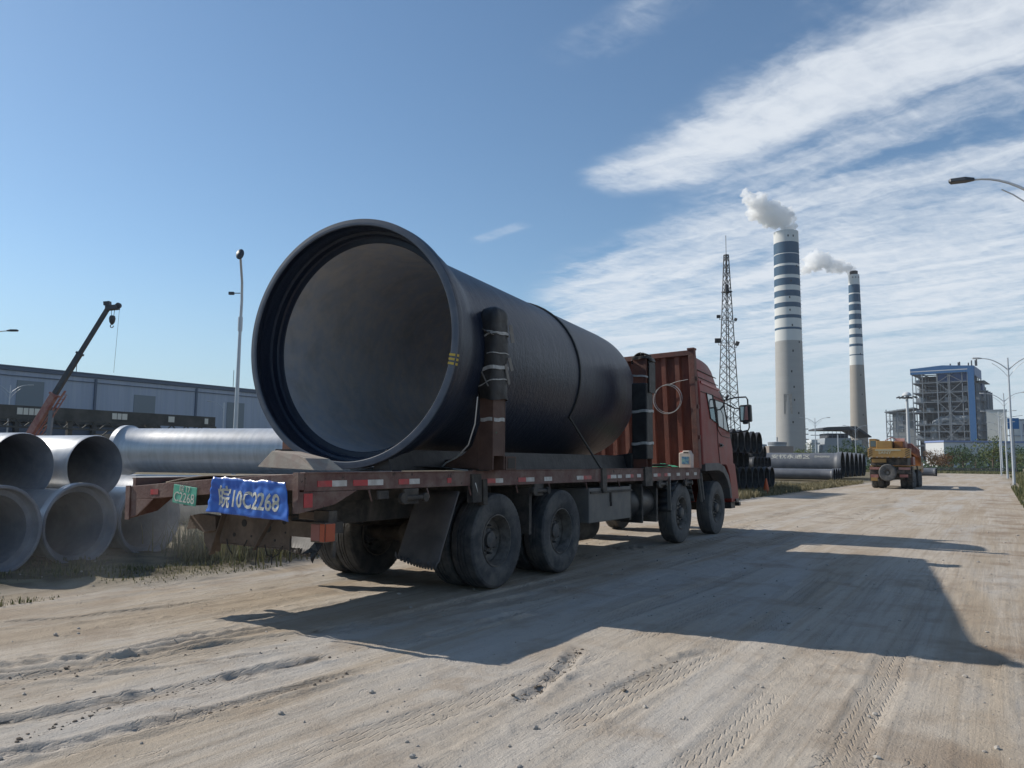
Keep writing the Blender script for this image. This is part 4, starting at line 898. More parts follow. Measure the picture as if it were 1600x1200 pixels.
# ------------------------------------------------------------------ pipes stacked in the yard
def pipe_obj(name,mats,loc,head,L,r,wall,bell=None,pitch=0.0,seg=72):
    """origin on the near end face; axis runs along heading `head` (clockwise from +Y)"""
    m=MB(); ri=r-wall
    if bell:
        rb,rbi,bl=bell
        full=[(rbi+.01,0),(rb-.01,0),(rb,.012),(rb,bl*.55),(rb-.02,bl*.62),(r+.015,bl*.92),(r,bl*1.1)]+[(r,bl*1.1+(L-bl*1.1)*k/8) for k in range(1,9)]+[(ri,L)]+[(ri,L-(L-bl*.6)*k/8) for k in range(1,9)]+[(rbi-.01,bl*.58),(rbi,bl*.5),(rbi,.012),(rbi+.01,0)]
        ni=7+8
    else:
        full=[(ri+.004,0),(r-.012,0),(r,.03)]+[(r,.03+(L-.03)*k/8) for k in range(1,9)]+[(ri,L)]+[(ri,L-(L)*k/8) for k in range(1,8)]+[(ri,.02),(ri+.004,0)]
        ni=3+8
    ks=[0 if i_<ni else 1 for i_ in range(len(full)-1)]
    if bell: ks[0]=ks[1]=1
    m.lathe(full,seg,'Y',ks=ks)
    o=m.build(name,mats,None,smooth=32,loc=loc,rot=(0,0,-head)); return o
SM=[M['silver_pipe'],M['silver_in']]
AX=R_(-66)
GS='silver grey pipes stacked beside the road'
lowb=[((-6.07,9.32,.555),'bottom bell-ended silver pipe cut by the left edge of the photo'),
      ((-5.68,10.40,.555),'bell-ended silver pipe in the middle of the bottom row of the roadside stack'),
      ((-5.27,11.50,.555),'bell-ended silver pipe at the bottom of the stack, half behind the truck tail')]
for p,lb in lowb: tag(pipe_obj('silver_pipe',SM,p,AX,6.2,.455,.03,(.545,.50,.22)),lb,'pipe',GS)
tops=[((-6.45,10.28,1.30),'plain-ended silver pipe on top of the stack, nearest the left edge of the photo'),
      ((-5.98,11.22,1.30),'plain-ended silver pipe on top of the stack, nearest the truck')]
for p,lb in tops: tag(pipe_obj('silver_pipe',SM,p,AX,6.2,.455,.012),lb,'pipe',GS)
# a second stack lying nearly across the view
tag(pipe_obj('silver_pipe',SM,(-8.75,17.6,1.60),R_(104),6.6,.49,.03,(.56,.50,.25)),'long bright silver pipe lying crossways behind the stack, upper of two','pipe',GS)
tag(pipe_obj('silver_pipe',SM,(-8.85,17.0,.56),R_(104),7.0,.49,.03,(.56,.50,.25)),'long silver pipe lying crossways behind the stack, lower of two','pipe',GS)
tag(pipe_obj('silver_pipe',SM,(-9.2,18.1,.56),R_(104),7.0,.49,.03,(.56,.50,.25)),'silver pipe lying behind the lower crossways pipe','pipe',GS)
for k,(x,y) in enumerate(((-6.9,10.2),(-8.6,11.0))):
    m=MB(); m.beam((x-.75,y-1.75,.05),(x+1.6,y+3.6,.05),.14,.10); o=m.build('timber_bearer',M['timber'],None,bevel=.01); tag(o,['weathered timber bearer under the near ends of the silver pipes','weathered timber bearer under the middle of the silver pipes'][k],'timber')
# black stack A beyond the truck cab
GA='black pipes stacked beyond the cab'
BM=[M['dark_pipe'],M['dark_in']]
AXR=-math.pi/2+RH
pos=['first','second','third','fourth','fifth','sixth','seventh','eighth','ninth','tenth','eleventh','twelfth']
n=7
for i_ in range(n):
    u=40.9-i_*1.13; p=WU(-10.4,u,2.50); lb=f'{pos[i_]} black pipe from the right, top row of the black stack'
    tag(pipe_obj('black_pipe',BM,p,AXR,6,.50,.03,(.56,.50,.25),seg=48),lb,'pipe',GA)
for i_ in range(8):
    u=41.7-i_*1.13; p=WU(-11.3,u,1.60); lb=f'{pos[i_]} recessed black pipe from the right, middle row of the black stack'
    tag(pipe_obj('black_pipe',[M['dark_pipe'],M['dark_in']],p,AXR,6,.50,.03,None,seg=48),lb,'pipe',GA)
for i_ in range(9):
    u=42.6-i_*1.13; p=WU(-10.2,u,.72); lb=f'{pos[i_]} black pipe from the right, bottom row of the black stack'
    tag(pipe_obj('black_pipe',BM,p,AXR,6,.50,.03,(.56,.50,.25),seg=48),lb,'pipe',GA)
for k in range(2):
    m=MB(); a=WU(-10.9-k*3.6,31,.08); b=WU(-10.9-k*3.6,43.5,.08); m.beam(a,b,.2,.16); tag(m.build('timber_bearer',M['timber'],None,bevel=.01),['timber bearer under the road ends of the black pipe stack','timber bearer under the rear half of the black pipe stack'][k],'timber')
# small pipes on end behind stack A
GA2='small black pipes behind the tall stack'
for i_ in range(4):
    p=WU(-14.5,58.5-i_*1.0,2.25); tag(pipe_obj('black_pipe',BM,p,AXR,6,.42,.03,(.47,.42,.22),seg=36),f'{pos[i_]} small black pipe from the right behind the tall stack, upper row','pipe',GA2)
for i_ in range(5):
    p=WU(-14.3,59-i_*1.0,1.45); tag(pipe_obj('black_pipe',BM,p,AXR,6,.42,.03,(.47,.42,.22),seg=36),f'{pos[i_]} small black pipe from the right behind the tall stack, lower row','pipe',GA2)
# stack B further along
GB='big grey pipes lying beyond the black stack'
YM=[M['yard_grey'],M['dark_in']]
for i_ in range(6):
    p=WU(-11.6,74+i_*2.6,1.42); lb='large grey pipe with white lettering between black stack and yellow crane' if i_==0 else f'{pos[i_-1]} large dark pipe end behind the lettered grey pipe, towards the yellow crane'
    o=pipe_obj('grey_pipe',YM,p,AXR,8.2,1.02,.04,(1.14,1.04,.6),seg=56); tag(o,lb,'pipe',GB)
    if i_==0:
        big_b=o
        me_=text_mesh('安钢永通区',.55,.004,1.25)
        R0=1.025
        for v in me_.vertices:   # wrapped on the near flank
            x,y,z=v.co; a=R_(40)+y/R0; rr_=R0+.004+z; v.co=(-math.cos(a)*rr_,4.3-x,math.sin(a)*rr_)
        me_.materials.clear(); me_.materials.append(M['letter_white']); t=bpy.data.objects.new('lettering',me_); COL.objects.link(t); t.parent=o
        me_=text_mesh('DN2000',.30,.004,1.2)
        for v in me_.vertices:
            x,y,z=v.co; a=R_(42)+y/R0; rr_=R0+.004+z; v.co=(-math.cos(a)*rr_,1.6-x,math.sin(a)*rr_)
        me_.materials.clear(); me_.materials.append(M['letter_white']); t=bpy.data.objects.new('lettering',me_); COL.objects.link(t); t.parent=o
# the side of these pipes that faces the camera carries the text: local +X must face the camera
for i_ in range(4):
    p=WU(-11.0,66+i_*1.05,.62); tag(pipe_obj('grey_pipe',YM,p,AXR,7.6,.42,.03,(.48,.43,.25),seg=40),f'{pos[i_]} smaller grey pipe lying in front of the lettered one, counted from the road side','pipe','smaller grey pipes in front of the lettered one')
for i_ in range(3):
    p=WU(-7.0,118+i_*1.1,.55); tag(pipe_obj('grey_pipe',YM,p,AXR,3.2,.5,.03,(.56,.5,.25),seg=30),['nearest','middle','farthest'][i_]+' of three short grey pipes on the verge past the yellow crane','pipe','pipes on the verge past the crane')
# red pipes behind the right-hand lamps
RM=[M['rust_pipe'],M['dark_in']]
q=0
for row,zc_ in ((0,.65),(1,1.72),(2,2.78)):
    for i_ in range(3-(row>1)):
        p=WU(4.2,72+i_*1.25+row*.6,zc_); tag(pipe_obj('red_pipe',RM,p,math.pi/2+RH-R_(8),6,.60,.03,(.66,.6,.3),seg=40),f'{["nearest","middle","farthest"][i_]} red pipe, {["bottom","middle","top"][row]} row behind the right lamps','pipe','red pipes behind the right-hand lamps')
# traffic cone
m=MB(); m.lathe([(.02,.70),(.035,.70),(.15,.05),(.15,.03),(.0,.03)],20,'Z'); m.box(-.2,.2,-.2,.2,0,.035); cp=WU(-9.2,37.2,.05); tag(m.build('traffic_cone',M['cone'],None,loc=cp,smooth=40),'small orange cone standing in the grass before the black pipe stack','traffic cone')
# ------------------------------------------------------------------ street lamps
def lamp(loc,label,h=9.6,arms=(1,-1),dirw=0.0,reach=1.75,grp='street lamps along the yard roads',headmat='lamp_pale',r=.10):
    t=thing('street_lamp',label,'street lamp',loc,dirw,grp)
    m=MB(); m.lathe([(r*1.5,0),(r*1.5,.02),(r*1.05,.03),(r,.6),(r*.55,h),(0,h+.02)],16,'Z'); m.box(-r*2,r*2,-r*2,r*2,0,.02); m.build('pole',M['galv'],t,smooth=50)
    for s in arms:
        m=MB(); pts=[(s*(reach*f),0,h-.95+1.0*(1-(1-f)**2)) for f in [k/8 for k in range(9)]]
        m.tube(pts,[.045-.015*k/8 for k in range(9)],8); m.tube([(s*.02,0,h-1.5)]+[(s*reach*f,0,h-1.5+1.35*(1-(1-f)**2)) for f in (.15,.3,.45,.6)],.02,6); m.build('arm',M['galv'],t,smooth=60)
        m=MB(); x0=s*(reach-.05); x1=s*(reach+.62); z=h+.05; xx=[x0,(x0+x1)/2-s*.1,x1-s*.06,x1]
        m.add([(xx[0],-.05,z-.03),(xx[0],.05,z-.03),(xx[0],.05,z+.05),(xx[0],-.05,z+.05),(xx[1],-.14,z-.02),(xx[1],.14,z-.02),(xx[1],.12,z+.10),(xx[1],-.12,z+.10),(xx[2],-.14,z+.0),(xx[2],.14,z+.0),(xx[2],.12,z+.11),(xx[2],-.12,z+.11),(xx[3],-.07,z+.04),(xx[3],.07,z+.04),(xx[3],.06,z+.09),(xx[3],-.06,z+.09)],
              [(0,1,2,3)]+sum([[(a,a+4,a+5,a+1),(a+1,a+5,a+6,a+2),(a+2,a+6,a+7,a+3),(a+3,a+7,a+4,a)] for a in (0,4,8)],[])+[(15,14,13,12)])
        m.build('lamp_head',M[headmat],t,bevel=.015)
    return t
LROT=-RH
order=['nearest','second','third','fourth','fifth','sixth']
l0=(13.6,22.9)
for k,(x,y) in enumerate([(14.95,21.1),(38.2,59.2),(56.6,88.8),(74.6,118.5),(93.8,148.5),(112.3,178)]):
    lb=['twin-arm street lamp whose head hangs into the photo at the upper right','nearest whole white twin-arm street lamp on the right verge','second white twin-arm lamp on the right verge, behind the nearest whole one','third white twin-arm lamp on the right verge','fourth white twin-arm lamp on the right verge','farthest white twin-arm lamp on the right verge'][k]
    lamp((x,y,0),lb,h=9.75,dirw=LROT,headmat='lamp_head' if k==0 else 'lamp_pale')
# tall lamp behind the truck: bent mast with one big dish head
t=thing('street_lamp','tall bent lamp post with a round head behind the silver pipes','street lamp',(-11.75,33,0),0)
m=MB(); m.tube([(0,0,0),(0,0,3),(.0,0,6.6),(.02,0,8.2),(.05,-.15,9.0),(.13,-.7,9.95)],[.11,.09,.07,.06,.055,.05],12); m.lathe([(.10,6.9),(.10,7.5)],12,'Z'); m.build('pole',M['galv'],t,smooth=60)
m=MB(); m.tube([(0,0,8.55),(-.35,0,8.55)],.02,6); m.box(-.55,-.33,-.06,.06,8.48,8.60); m.build('camera_arm',M['lamp_head'],t)
m=MB(); m.lathe([(0,-.05),(.15,-.045),(.17,0),(.12,.06),(0,.09)],24,'Z'); hd=m.build('lamp_head',M['lamp_head'],t,smooth=50,loc=(.16,-.85,10.05),rot=(R_(70),R_(0),0)); hd.scale=(1.0,1.55,1)
m=MB(); m.lathe([(0,-.053),(.12,-.052)],24,'Z'); m.build('lens',M['lamp_pale'],hd)
lamp((-33.9,48.5,0),'street lamp whose head pokes in at the left edge of the photo',h=9.3,arms=(1,),dirw=R_(10),headmat='lamp_head')
lamp((-53.3,82,0),'white twin-arm lamp in front of the old crane bay at far left',h=8.9,dirw=R_(25),reach=1.5)
lamp((-38.7,104,0),'small white lamp beside the warehouse just left of the huge pipe',h=8.9,arms=(-1,),dirw=R_(10),reach=1.6)
lamp((52.9,135,0),'twin-arm lamp between the two chimneys, leaning arms',h=9.4,dirw=R_(-15),reach=1.9)
lamp((73.2,165,0),'white twin-arm lamp in front of the grey shed',h=9.6,dirw=R_(-10),reach=1.9)
m=MB(); m.lathe([(.16,0),(.10,8.0),(0,8.0)],10,'Z'); tag(m.build('pole',M['galv'],None,loc=(72.4,172,0)),'thin plain concrete pole in front of the grey shed wall','pole')
# high mast
t=thing('high_mast','tall white high-mast light with a ring of floodlights and a domed cap','high mast light',(153.6,300,0))
m=MB(); m.lathe([(.75,0),(.45,28),(0,28.2)],16,'Z'); m.build('pole',M['white_wall'],t,smooth=60)
m=MB(); m.lathe([(1.6,27.2),(2.0,27.2),(2.0,27.6),(1.6,27.6)],24,'Z'); 
for k in range(8): a=k*.785; m.beam((0,0,27.4),(1.8*math.cos(a),1.8*math.sin(a),27.4),.15)
m.build('ring',M['steel_dark'],t)
for k in range(10):
    a=k*.6283; m=MB(); m.box(-.45,.45,-.3,.3,-.2,.25); m.build('floodlight',M['steel_dark'],t,loc=(3.3*math.cos(a),3.3*math.sin(a),27.6),rot=(0,R_(25),a))
    
m=MB(); m.lathe([(1.7,28.2),(1.7,28.5),(1.3,29.2),(.7,29.6),(0,29.75)],24,'Z'); m.build('cap',M['white_wall'],t,smooth=60)
# ------------------------------------------------------------------ lattice tower
t=thing('lattice_tower','slender steel lattice tower with floodlights behind the truck cab','lattice tower',(35.1,125,0),R_(20))
def half(z): return 1.55-1.28*min(1,z/35.6)**.92
m=MB(); N=26; zsT=[35.6*(k/N)**.96 for k in range(N+1)]
for k in range(N):
    a,b=half(zsT[k]),half(zsT[k+1]); za,zb=zsT[k],zsT[k+1]
    C0=[(-a,-a,za),(a,-a,za),(a,a,za),(-a,a,za)]; C1=[(-b,-b,zb),(b,-b,zb),(b,b,zb),(-b,b,zb)]
    for i_ in range(4):
        j=(i_+1)%4; m.beam(C0[i_],C1[i_],.11); m.beam(C0[i_],C1[j],.055); m.beam(C0[j],C1[i_],.055)
        if k%3==0: m.beam(C0[i_],C0[j],.05)
m.build('lattice',M['steel_grey_dark'] if 'steel_grey_dark' in M else M['steel_dark'],t)
m=MB(); m.tube([(0,0,35.4),(0,0,38.9)],.045,6); m.box(-.32,.32,-.32,.32,35.5,35.65); m.build('spike',M['steel_dark'],t)
m=MB(); m.box(-.62,.62,-.62,.62,29.3,29.5); m.box(-.25,.25,-.25,.25,29.5,30.6); m.build('platform',M['steel_dark'],t)
for z,w,sz in ((24.6,1.9,.42),(20.4,2.2,.62)):
    m=MB(); m.beam((-w,-w*.3,z),(w,w*.3,z),.07); 
    for s in (-1,1): m.beam((s*w,s*w*.3,z),(s*w,s*w*.3,z+sz*.8),.05)
    m.build('crossarm',M['steel_dark'],t)
    for s in (-1,1):
        m=MB(); m.box(-sz*.75,sz*.75,-.12,.12,-sz*.6,sz*.6); m.build('floodlight',M['steel_dark'],t,loc=(s*(w+.15),s*w*.3,z+sz*1.1),rot=(R_(25),0,R_(30)*s))
# ------------------------------------------------------------------ chimneys
def zc1(y): return 184.3-(y-363)*.5066
bands1=[(382.2,400),(401.2,416.5),(420,434),(439.3,450.5),(458.5,468),(477.4,484.8),(496.7,502),(516,519.4)]
M['chim1']=chimneymat('striped chimney paint',[(zc1(b),zc1(a)) for a,b in bands1],zc1(536.6))
t=thing('chimney','tall blue and white striped concrete chimney with smoke, nearer and larger','chimney',(216.2,600,0))
m=MB(); n=40; m.lathe([(11.2-(1.85)*(k/n)**.8,184.0*k/n) for k in range(n+1)]+[(8.6,184.0),(8.6,180)],72,'Z'); m.build('shaft',M['chim1'],t,smooth=60)
m=MB(); m.lathe([(4.0,180),(4.0,185.6),(3.6,185.6),(3.6,180)],32,'Z',(2.2,0,0)); m.lathe([(0,183.2),(8.55,183.2)],40,'Z'); m.build('flue',M['soot'],t,smooth=60)
for k in range(14):
    a=R_(rnd.choice([-100,-60,-120,-75,-92])); z=[179,179,143,120,95,88,72,60,50,40,33,155,130,108][k]; r=11.2-1.85*(z/184)**.8+.03
    m=MB(); m.box(-.45,.45,-.1,.15,-.8,.8); m.build('vent_opening',M['soot'],t,loc=(r*math.cos(a),r*math.sin(a),z),rot=(0,0,a+math.pi/2))
m=MB(); m.box(-3,3,-.1,.12,-7.6,7.6); a=R_(-118); m.build('access_panel',P('pitted concrete panel',(.27,.26,.24),.9,0,(.2,.19,.18),.6,.5),t,loc=(10.4*math.cos(a),10.4*math.sin(a),47),rot=(0,0,a+math.pi/2))
m=MB(); 
for z in range(3,180,3): m.beam((11.4-1.85*(z/184)**.8+.5,-2,z),(11.4-1.85*(z/184)**.8+.5,1,z),.12)
for z in (20,24,28): m.box(10.6,13.2,-1.4,1.4,z,z+.6)
m.build('ladder',M['steel_dark'],t)
def zc2(y): return 179.9-(y-430)*.6065
bands2=[(446,459),(461,473.6),(477,487),(492.2,501),(508.3,515),(524,529),(539.2,543),(555.5,557.2)]
M['chim2']=chimneymat('striped chimney paint far',[(zc2(b),zc2(a)) for a,b in bands2],zc2(572),(.28,.255,.225))
t=thing('chimney','smaller blue and white striped chimney with a dark cap, farther off','chimney',(322.9,720,0))
m=MB(); m.lathe([(8.4-(3.6)*(k/n)**.75,180.0*k/n) for k in range(n+1)]+[(4.3,180.0)],56,'Z'); m.build('shaft',M['chim2'],t,smooth=60)
m=MB(); m.lathe([(3.5,180),(3.6,183.6),(3.2,183.6),(3.2,181),(0,181)],32,'Z'); m.lathe([(0,179.9),(4.7,180.02)],32,'Z'); m.build('cap',M['soot'],t,smooth=40)
for k in range(9):
    a=R_([-60,-95,-125,-80,-80,-80,-85,-80,-80][k]); z=[177,177,177,150,128,104,84,66,47][k]; r=8.4-3.6*(z/180)**.75+.03
    m=MB(); m.box(-.35,.35,-.1,.12,-.7,.7); m.build('vent_opening',M['soot'],t,loc=(r*math.cos(a),r*math.sin(a),z),rot=(0,0,a+math.pi/2))
# ------------------------------------------------------------------ smoke
def smokemat(name,den,scale):
    m=bpy.data.materials.new(name); m.use_nodes=True; T=NT(m.node_tree)
    v=T.n('ShaderNodeVolumePrincipled',{'Color':(1,1,1,1),'Density':den,'Anisotropy':0.0})
    T.n('ShaderNodeOutputMaterial',{'Volume':v.outputs[0]}); m.volume_intersection_method='FAST' if hasattr(m,'volume_intersection_method') else m.volume_intersection_method
    return m
def plume(name,label,cat,blobs,seed,den,sub=5,amp=.28):
    """blobs: (x,y,z,r); merged by a distance field, marched as displaced metaball-like surface"""
    bm=bmesh.new()
    mbd=bpy.data.metaballs.new('mb'); mbd.resolution=1.1; mbd.threshold=.6
    for (x,y,z,r) in blobs:
        e=mbd.elements.new(); e.co=(x,y,z); e.radius=r*1.55
    o=bpy.data.objects.new('plume_tmp',mbd); COL.objects.link(o); dg=bpy.context.evaluated_depsgraph_get(); dg.update()
    me=bpy.data.meshes.new_from_object(o.evaluated_get(dg)); bpy.data.objects.remove(o); bpy.data.metaballs.remove(mbd)
    bm.from_mesh(me); bmesh.ops.triangulate(bm,faces=bm.faces); bmesh.ops.subdivide_edges(bm,edges=bm.edges,cuts=1,use_grid_fill=True); bm.normal_update()
    for v in bm.verts:
        p=v.co; d=0; s=.16; a=3.0*amp/.28
        for o_ in range(4): d+=a*(abs(mn.noise(p*s+Vector((seed,o_*3.1,0))))*2-.55); s*=2.05; a*=.52
        v.co=p+v.normal*d
    bm.to_mesh(me); bm.free(); me.name=name
    for p_ in me.polygons: p_.use_smooth=True
    me.materials.clear(); me.materials.append(smokemat(name+' vapour',den,1)); ob=bpy.data.objects.new(name,me); COL.objects.link(ob); return tag(ob,label,cat,kind='thing')
def C1(px_,py_,Y): # helper: point on the plane at distance Y whose offsets are given in metres from the chimney mouth
    return (px_,Y,py_)
r_=random.Random(11)
def blobs_along(pts,n,jit):
    out=[]
    for i_ in range(n):
        f=i_/(n-1)*(len(pts)-1); a=int(min(f,len(pts)-2)); g=f-a
        p=[pts[a][k]*(1-g)+pts[a+1][k]*g for k in range(4)]; j=p[3]*jit
        out.append((p[0]+r_.uniform(-j,j),p[1]+r_.uniform(-j,j),p[2]+r_.uniform(-j,j),p[3]*r_.uniform(.6,1.05)))
    return out
mx,my,mz=218.4,600,185.5
pl1=blobs_along([(mx,my,mz,3.6),(mx-1.5,my,mz+6,5.0),(mx-5,my,mz+12,7.2),(mx-12,my,mz+12,7.0),(mx-19,my,mz+19,7.5),(mx-25,my,mz+25,6.0),(mx-33,my,mz+27,3.6)],46,.75)
plume('smoke_plume','white steam plume rising and drifting left from the nearer chimney','smoke',pl1,1.0,.34)
mx,my,mz=322.9,720,183.5
pl2=blobs_along([(mx-.5,my,mz,3.0),(mx-7,my,mz+3,4.2),(mx-16,my,mz+6,6.2),(mx-26,my,mz+6,5.5),(mx-34,my,mz+11,6.6),(mx-40,my,mz+5,6.0),(mx-45,my,mz+0,4.6)],40,.75)
plume('smoke_plume','paler steam plume blown left from the farther chimney','smoke',pl2,5.0,.26)
# ------------------------------------------------------------------ warehouse and old crane bay on the left
t=thing('warehouse','long blue-grey metal warehouse behind the silver pipes','warehouse',(-66.6,100,0),-R_(33.6))
Lw=190
m=MB(); m.box(-60,0,-60,Lw,0,12.6); m.build('wall',M['shed_blue'],t)
m=MB(); m.box(-60,.25,-60,Lw,12.62,13.1); m.prism([(-60,13.1),(.3,13.1),(.3,13.25),(-30,15.5),(-60,13.25)],-60,Lw,'Y'); m.box(.02,.16,-60,Lw,11.9,12.0); m.build('roof',M['shed_trim'],t)
for k in range(11):
    y=-14+k*16.2; m=MB(); m.box(.01,.08,y,y+3.4,.1,10.7 if k!=1 else 11.4); m.build('door',M['shed_door'],t)
m=MB()
for k in range(12): m.box(.01,.22,-20+k*16.2,-19.7+k*16.2,.1,12.5); 
m.build('downpipe',M['shed_trim'],t)
for k in range(6):
    m=MB(); m.tube([(-.5,10+k*26,13.1),(-.5,10+k*26,16.2)],.05,5); m.build('lightning_rod',M['steel_dark'],t)
t=thing('crane_bay','old open steel crane bay with a trussed runway in front of the warehouse','crane bay',(-52.6,80,0),-R_(33))
m=MB(); m.box(-.3,.3,-30,25.2,5.45,6.7); m.box(-12.3,-11.7,-30,25.2,5.45,6.7); m.build('runway_girder',M['canopy'],t)
m=MB()
for k in range(28):
    y=-30+k*2; m.beam((.34,y,4.5),(.34,y+1,5.4),.12); m.beam((.34,y+1,5.4),(.34,y+2,4.5),.12)
m.beam((.34,-30,4.45),(.34,25,4.45),.2); m.beam((.34,-30,5.4),(.34,25,5.4),.25); m.build('truss',M['canopy'],t)
for k in range(7):
    for x in (0,-12):
        m=MB(); y=-30+k*9.2; m.box(x-.25,x+.25,y-.25,y+.25,0,5.5); m.build('column',M['canopy'],t)
m=MB()
for k in range(9): y=-28+k*6.1; m.beam((.2,y,2.2),(.2,y+2.5,4.4),.12)
m.build('brace',M['canopy'],t)
for y,w in ((-14.4,2.0),(1.2,2.6),(11.4,1.8),(18.5,.8),(23.6,.5),(-22,2)):
    m=MB(); m.box(.31,.36,y,y+w,5.75,6.45); 
    for k in range(1,int(w/.55)): m.box(.365,.38,y+k*.55,y+k*.55+.06,5.75,6.45,1)
    m.build('pane',[M['daylight_pane'],M['canopy']],t)
m=MB(); m.box(-12.6,-12.3,-30,25,0,5.5,0); m.build('back_wall',M['shed_trim'],t)
m=MB(); m.box(-12.28,-12.2,9,12,1.2,3.4); m.build('pane',M['daylight_pane'],t)
m=MB(); m.box(-9,-2,-6,3,0,3.4); m.box(-8,-4,14,19,0,4.2); m.build('machinery_cabin',M['canopy'],t)
# ------------------------------------------------------------------ crane behind the silver pipes
t=thing('mobile_crane','telescopic mobile crane with raised boom behind the silver pipes','crane',(-36.2,60,0),R_(-90))
# local: y forward = world +X
m=MB(); m.box(-1.25,1.25,-4.5,6.8,.75,1.25); m.box(-1.2,1.2,3.9,6.6,1.25,2.35); m.build('carrier',M['crane_red'],t,bevel=.05)
for y in (-3.4,-2.0,3.2,5.2):
    for s in (-1,1):
        m=MB(); m.lathe([(0,-.16),(.3,-.16),(.32,-.2),(.55,-.2),(.6,-.1),(.6,.1),(.55,.2),(.32,.2),(.3,.16),(0,.16)],28,'X'); m.build('wheel',M['tyre_dusty'],t,loc=(s*1.05,y,.6),smooth=40)
m=MB(); m.box(-1.2,1.2,-2.8,1.0,1.26,2.3); m.build('turntable',M['crane_red'],t,bevel=.05)
m=MB(); m.box(-1.2,-.35,.2,1.9,1.35,2.95); m.build('cab',M['crane_orange'],t,bevel=.05)
m=MB(); m.prism([(.5,2.0),(1.85,2.0),(1.7,2.85),(.5,2.85)],-1.215,-1.205,'X'); m.build('window',M['glass'],t)
b0=Vector((0,-1.4,2.4)); tip=Vector((0,4.45,13.15)); dirb=(tip-b0).normalized()
for a,b,w,mat in ((0,.36,.44,'crane_red'),(.345,.66,.34,'crane_boom'),(.65,1.0,.27,'crane_boom')):
    m=MB(); m.beam(b0+(tip-b0)*a,b0+(tip-b0)*b,w,w*1.15); m.beam(b0+(tip-b0)*(b-.014),b0+(tip-b0)*b,w*1.3,w*1.5); m.build('boom_section',M[mat],t,bevel=.03)
m=MB(); m.beam((0,.4,2.1),b0+(tip-b0)*.27+Vector((0,.35,-.35)),.28); m.build('lift_cylinder',M['steel_grey'],t)
m=MB(); m.beam(b0+(tip-b0)*.03+Vector((0,.3,-.45)),b0+(tip-b0)*.42+Vector((0,.42,-.42)),.22,.06); m.beam(b0+(tip-b0)*.03+Vector((0,.55,-.62)),b0+(tip-b0)*.40+Vector((0,.6,-.62)),.10,.06)
for k in range(12): p=b0+(tip-b0)*(.04+.032*k); m.beam(p+Vector((0,.3,-.42)),p+Vector((0,.75,-.45)),.06)
m.build('folded_jib',M['crane_red'],t)
m=MB(); m.beam(tip+Vector((0,-.15,-.1)),tip+Vector((0,.75,.0)),.5,.35); m.beam(tip+Vector((0,-.35,.25)),tip+Vector((0,.1,.3)),.4,.3); m.lathe([(0,-.1),(.22,-.1),(.22,.1),(0,.1)],16,'X',tip+Vector((0,.75,.12))); m.build('boom_head',M['crane_boom'],t)
m=MB(); m.tube([tip+Vector((.05,.25,-.2)),tip+Vector((.05,.28,-.75))],.02,5); m.tube([tip+Vector((-.05,.45,-.2)),tip+Vector((-.05,.40,-.75))],.02,5); m.tube([tip+Vector((0,.85,0)),tip+Vector((0,.7,-5.2))],.012,5); m.build('hoist_rope',M['cable'],t)
m=MB(); m.lathe([(0,.45),(.18,.4),(.24,.2),(.2,-.1),(.08,-.3),(0,-.32)],16,'Z',tip+Vector((0,.33,-1.1))); m.tube([tip+Vector((0,.33+.12*math.sin(a),-1.52-.12*math.cos(a))) for a in np.arange(-2.6,2.0,.5)],.035,6); m.build('hook_block',M['crane_boom'],t,smooth=50)
# ------------------------------------------------------------------ boiler house (open steel frame)
t=thing('boiler_house','open steel-framed boiler house with a bright blue roof band and column','boiler house',(384.0,640,0),R_(38)*-1+0)
# local: -x runs along the front to the left, +y runs back; front face y=0
L=48.0
colx=[0,-4.4,-8.6,-19.0,-27.2,-38.5,-46.2]
fl=[18,23.5,29.8,35.8,46.5,55,63.1,71.6,79.5]
m=MB()
for y in (0,14,28,42):
    for x in colx: w=.9 if x in(-4.4,-27.2) else .62; m.box(x-w/2,x+w/2,y-w/2,y+w/2,0,80)
m.build('column',M['steel_grey'],t)
m=MB()
for z in fl:
    for y in (0,14,28,42): m.box(-46.2,0,y-.3,y+.3,z-.4,z+.4)
    for x in colx: m.box(x-.25,x+.25,0,42,z-.4,z+.38)
m.build('floor_beam',M['steel_grey'],t)
m=MB()
def xbr(x0,x1,z0,z1,y=-.35,w=.45):
    m.beam((x0,y,z0),(x1,y,z1),w); m.beam((x1,y,z0),(x0,y,z1),w)
xbr(-27.2,-8.6,71.6,79.5+4); 
for a,b in ((55,71.6),(35.8,55),(18,35.8)):
    zc_=(a+b)/2; m.beam((-8.6,-.35,a),(-17.9,-.35,zc_),.45); m.beam((-27.2,-.35,a),(-17.9,-.35,zc_),.45); m.beam((-8.6,-.35,b),(-17.9,-.35,zc_),.45); m.beam((-27.2,-.35,b),(-17.9,-.35,zc_),.45)
m.beam((-38.5,-.35,2),(-27.2,-.35,23),.5); m.beam((-38.5,-.35,13),(-28,-.35,2),.5); m.box(-17.9-.35,-17.9+.35,-.6,.1,10,80)
m.build('brace',M['steel_grey'],t)
m=MB()
for z in fl[:-1]: m.box(-38,-20,1.2,40,z-.15,z+.1); m.box(-45.8,-39,2,40,z-.15,z+.05)
m.box(-46,-1,30,30.4,5,80); m.box(-26.8,-1,16,16.4,46,79); m.box(-19,-1,7,7.3,62,79.5); m.box(-46,-28,22,22.3,8,60)
m.build('inner_floor',M['steel_dark'],t)
rb=random.Random(4)
m=MB()
for k in range(80):
    z=rb.choice(fl[:-1])+.2; x=rb.uniform(-45,-2); y=rb.uniform(.8,12); m.box(x,x+rb.uniform(.8,4),y,y+2,z,z+rb.uniform(.8,5))
m.build('equipment',M['grey_clad'],t)
m=MB()
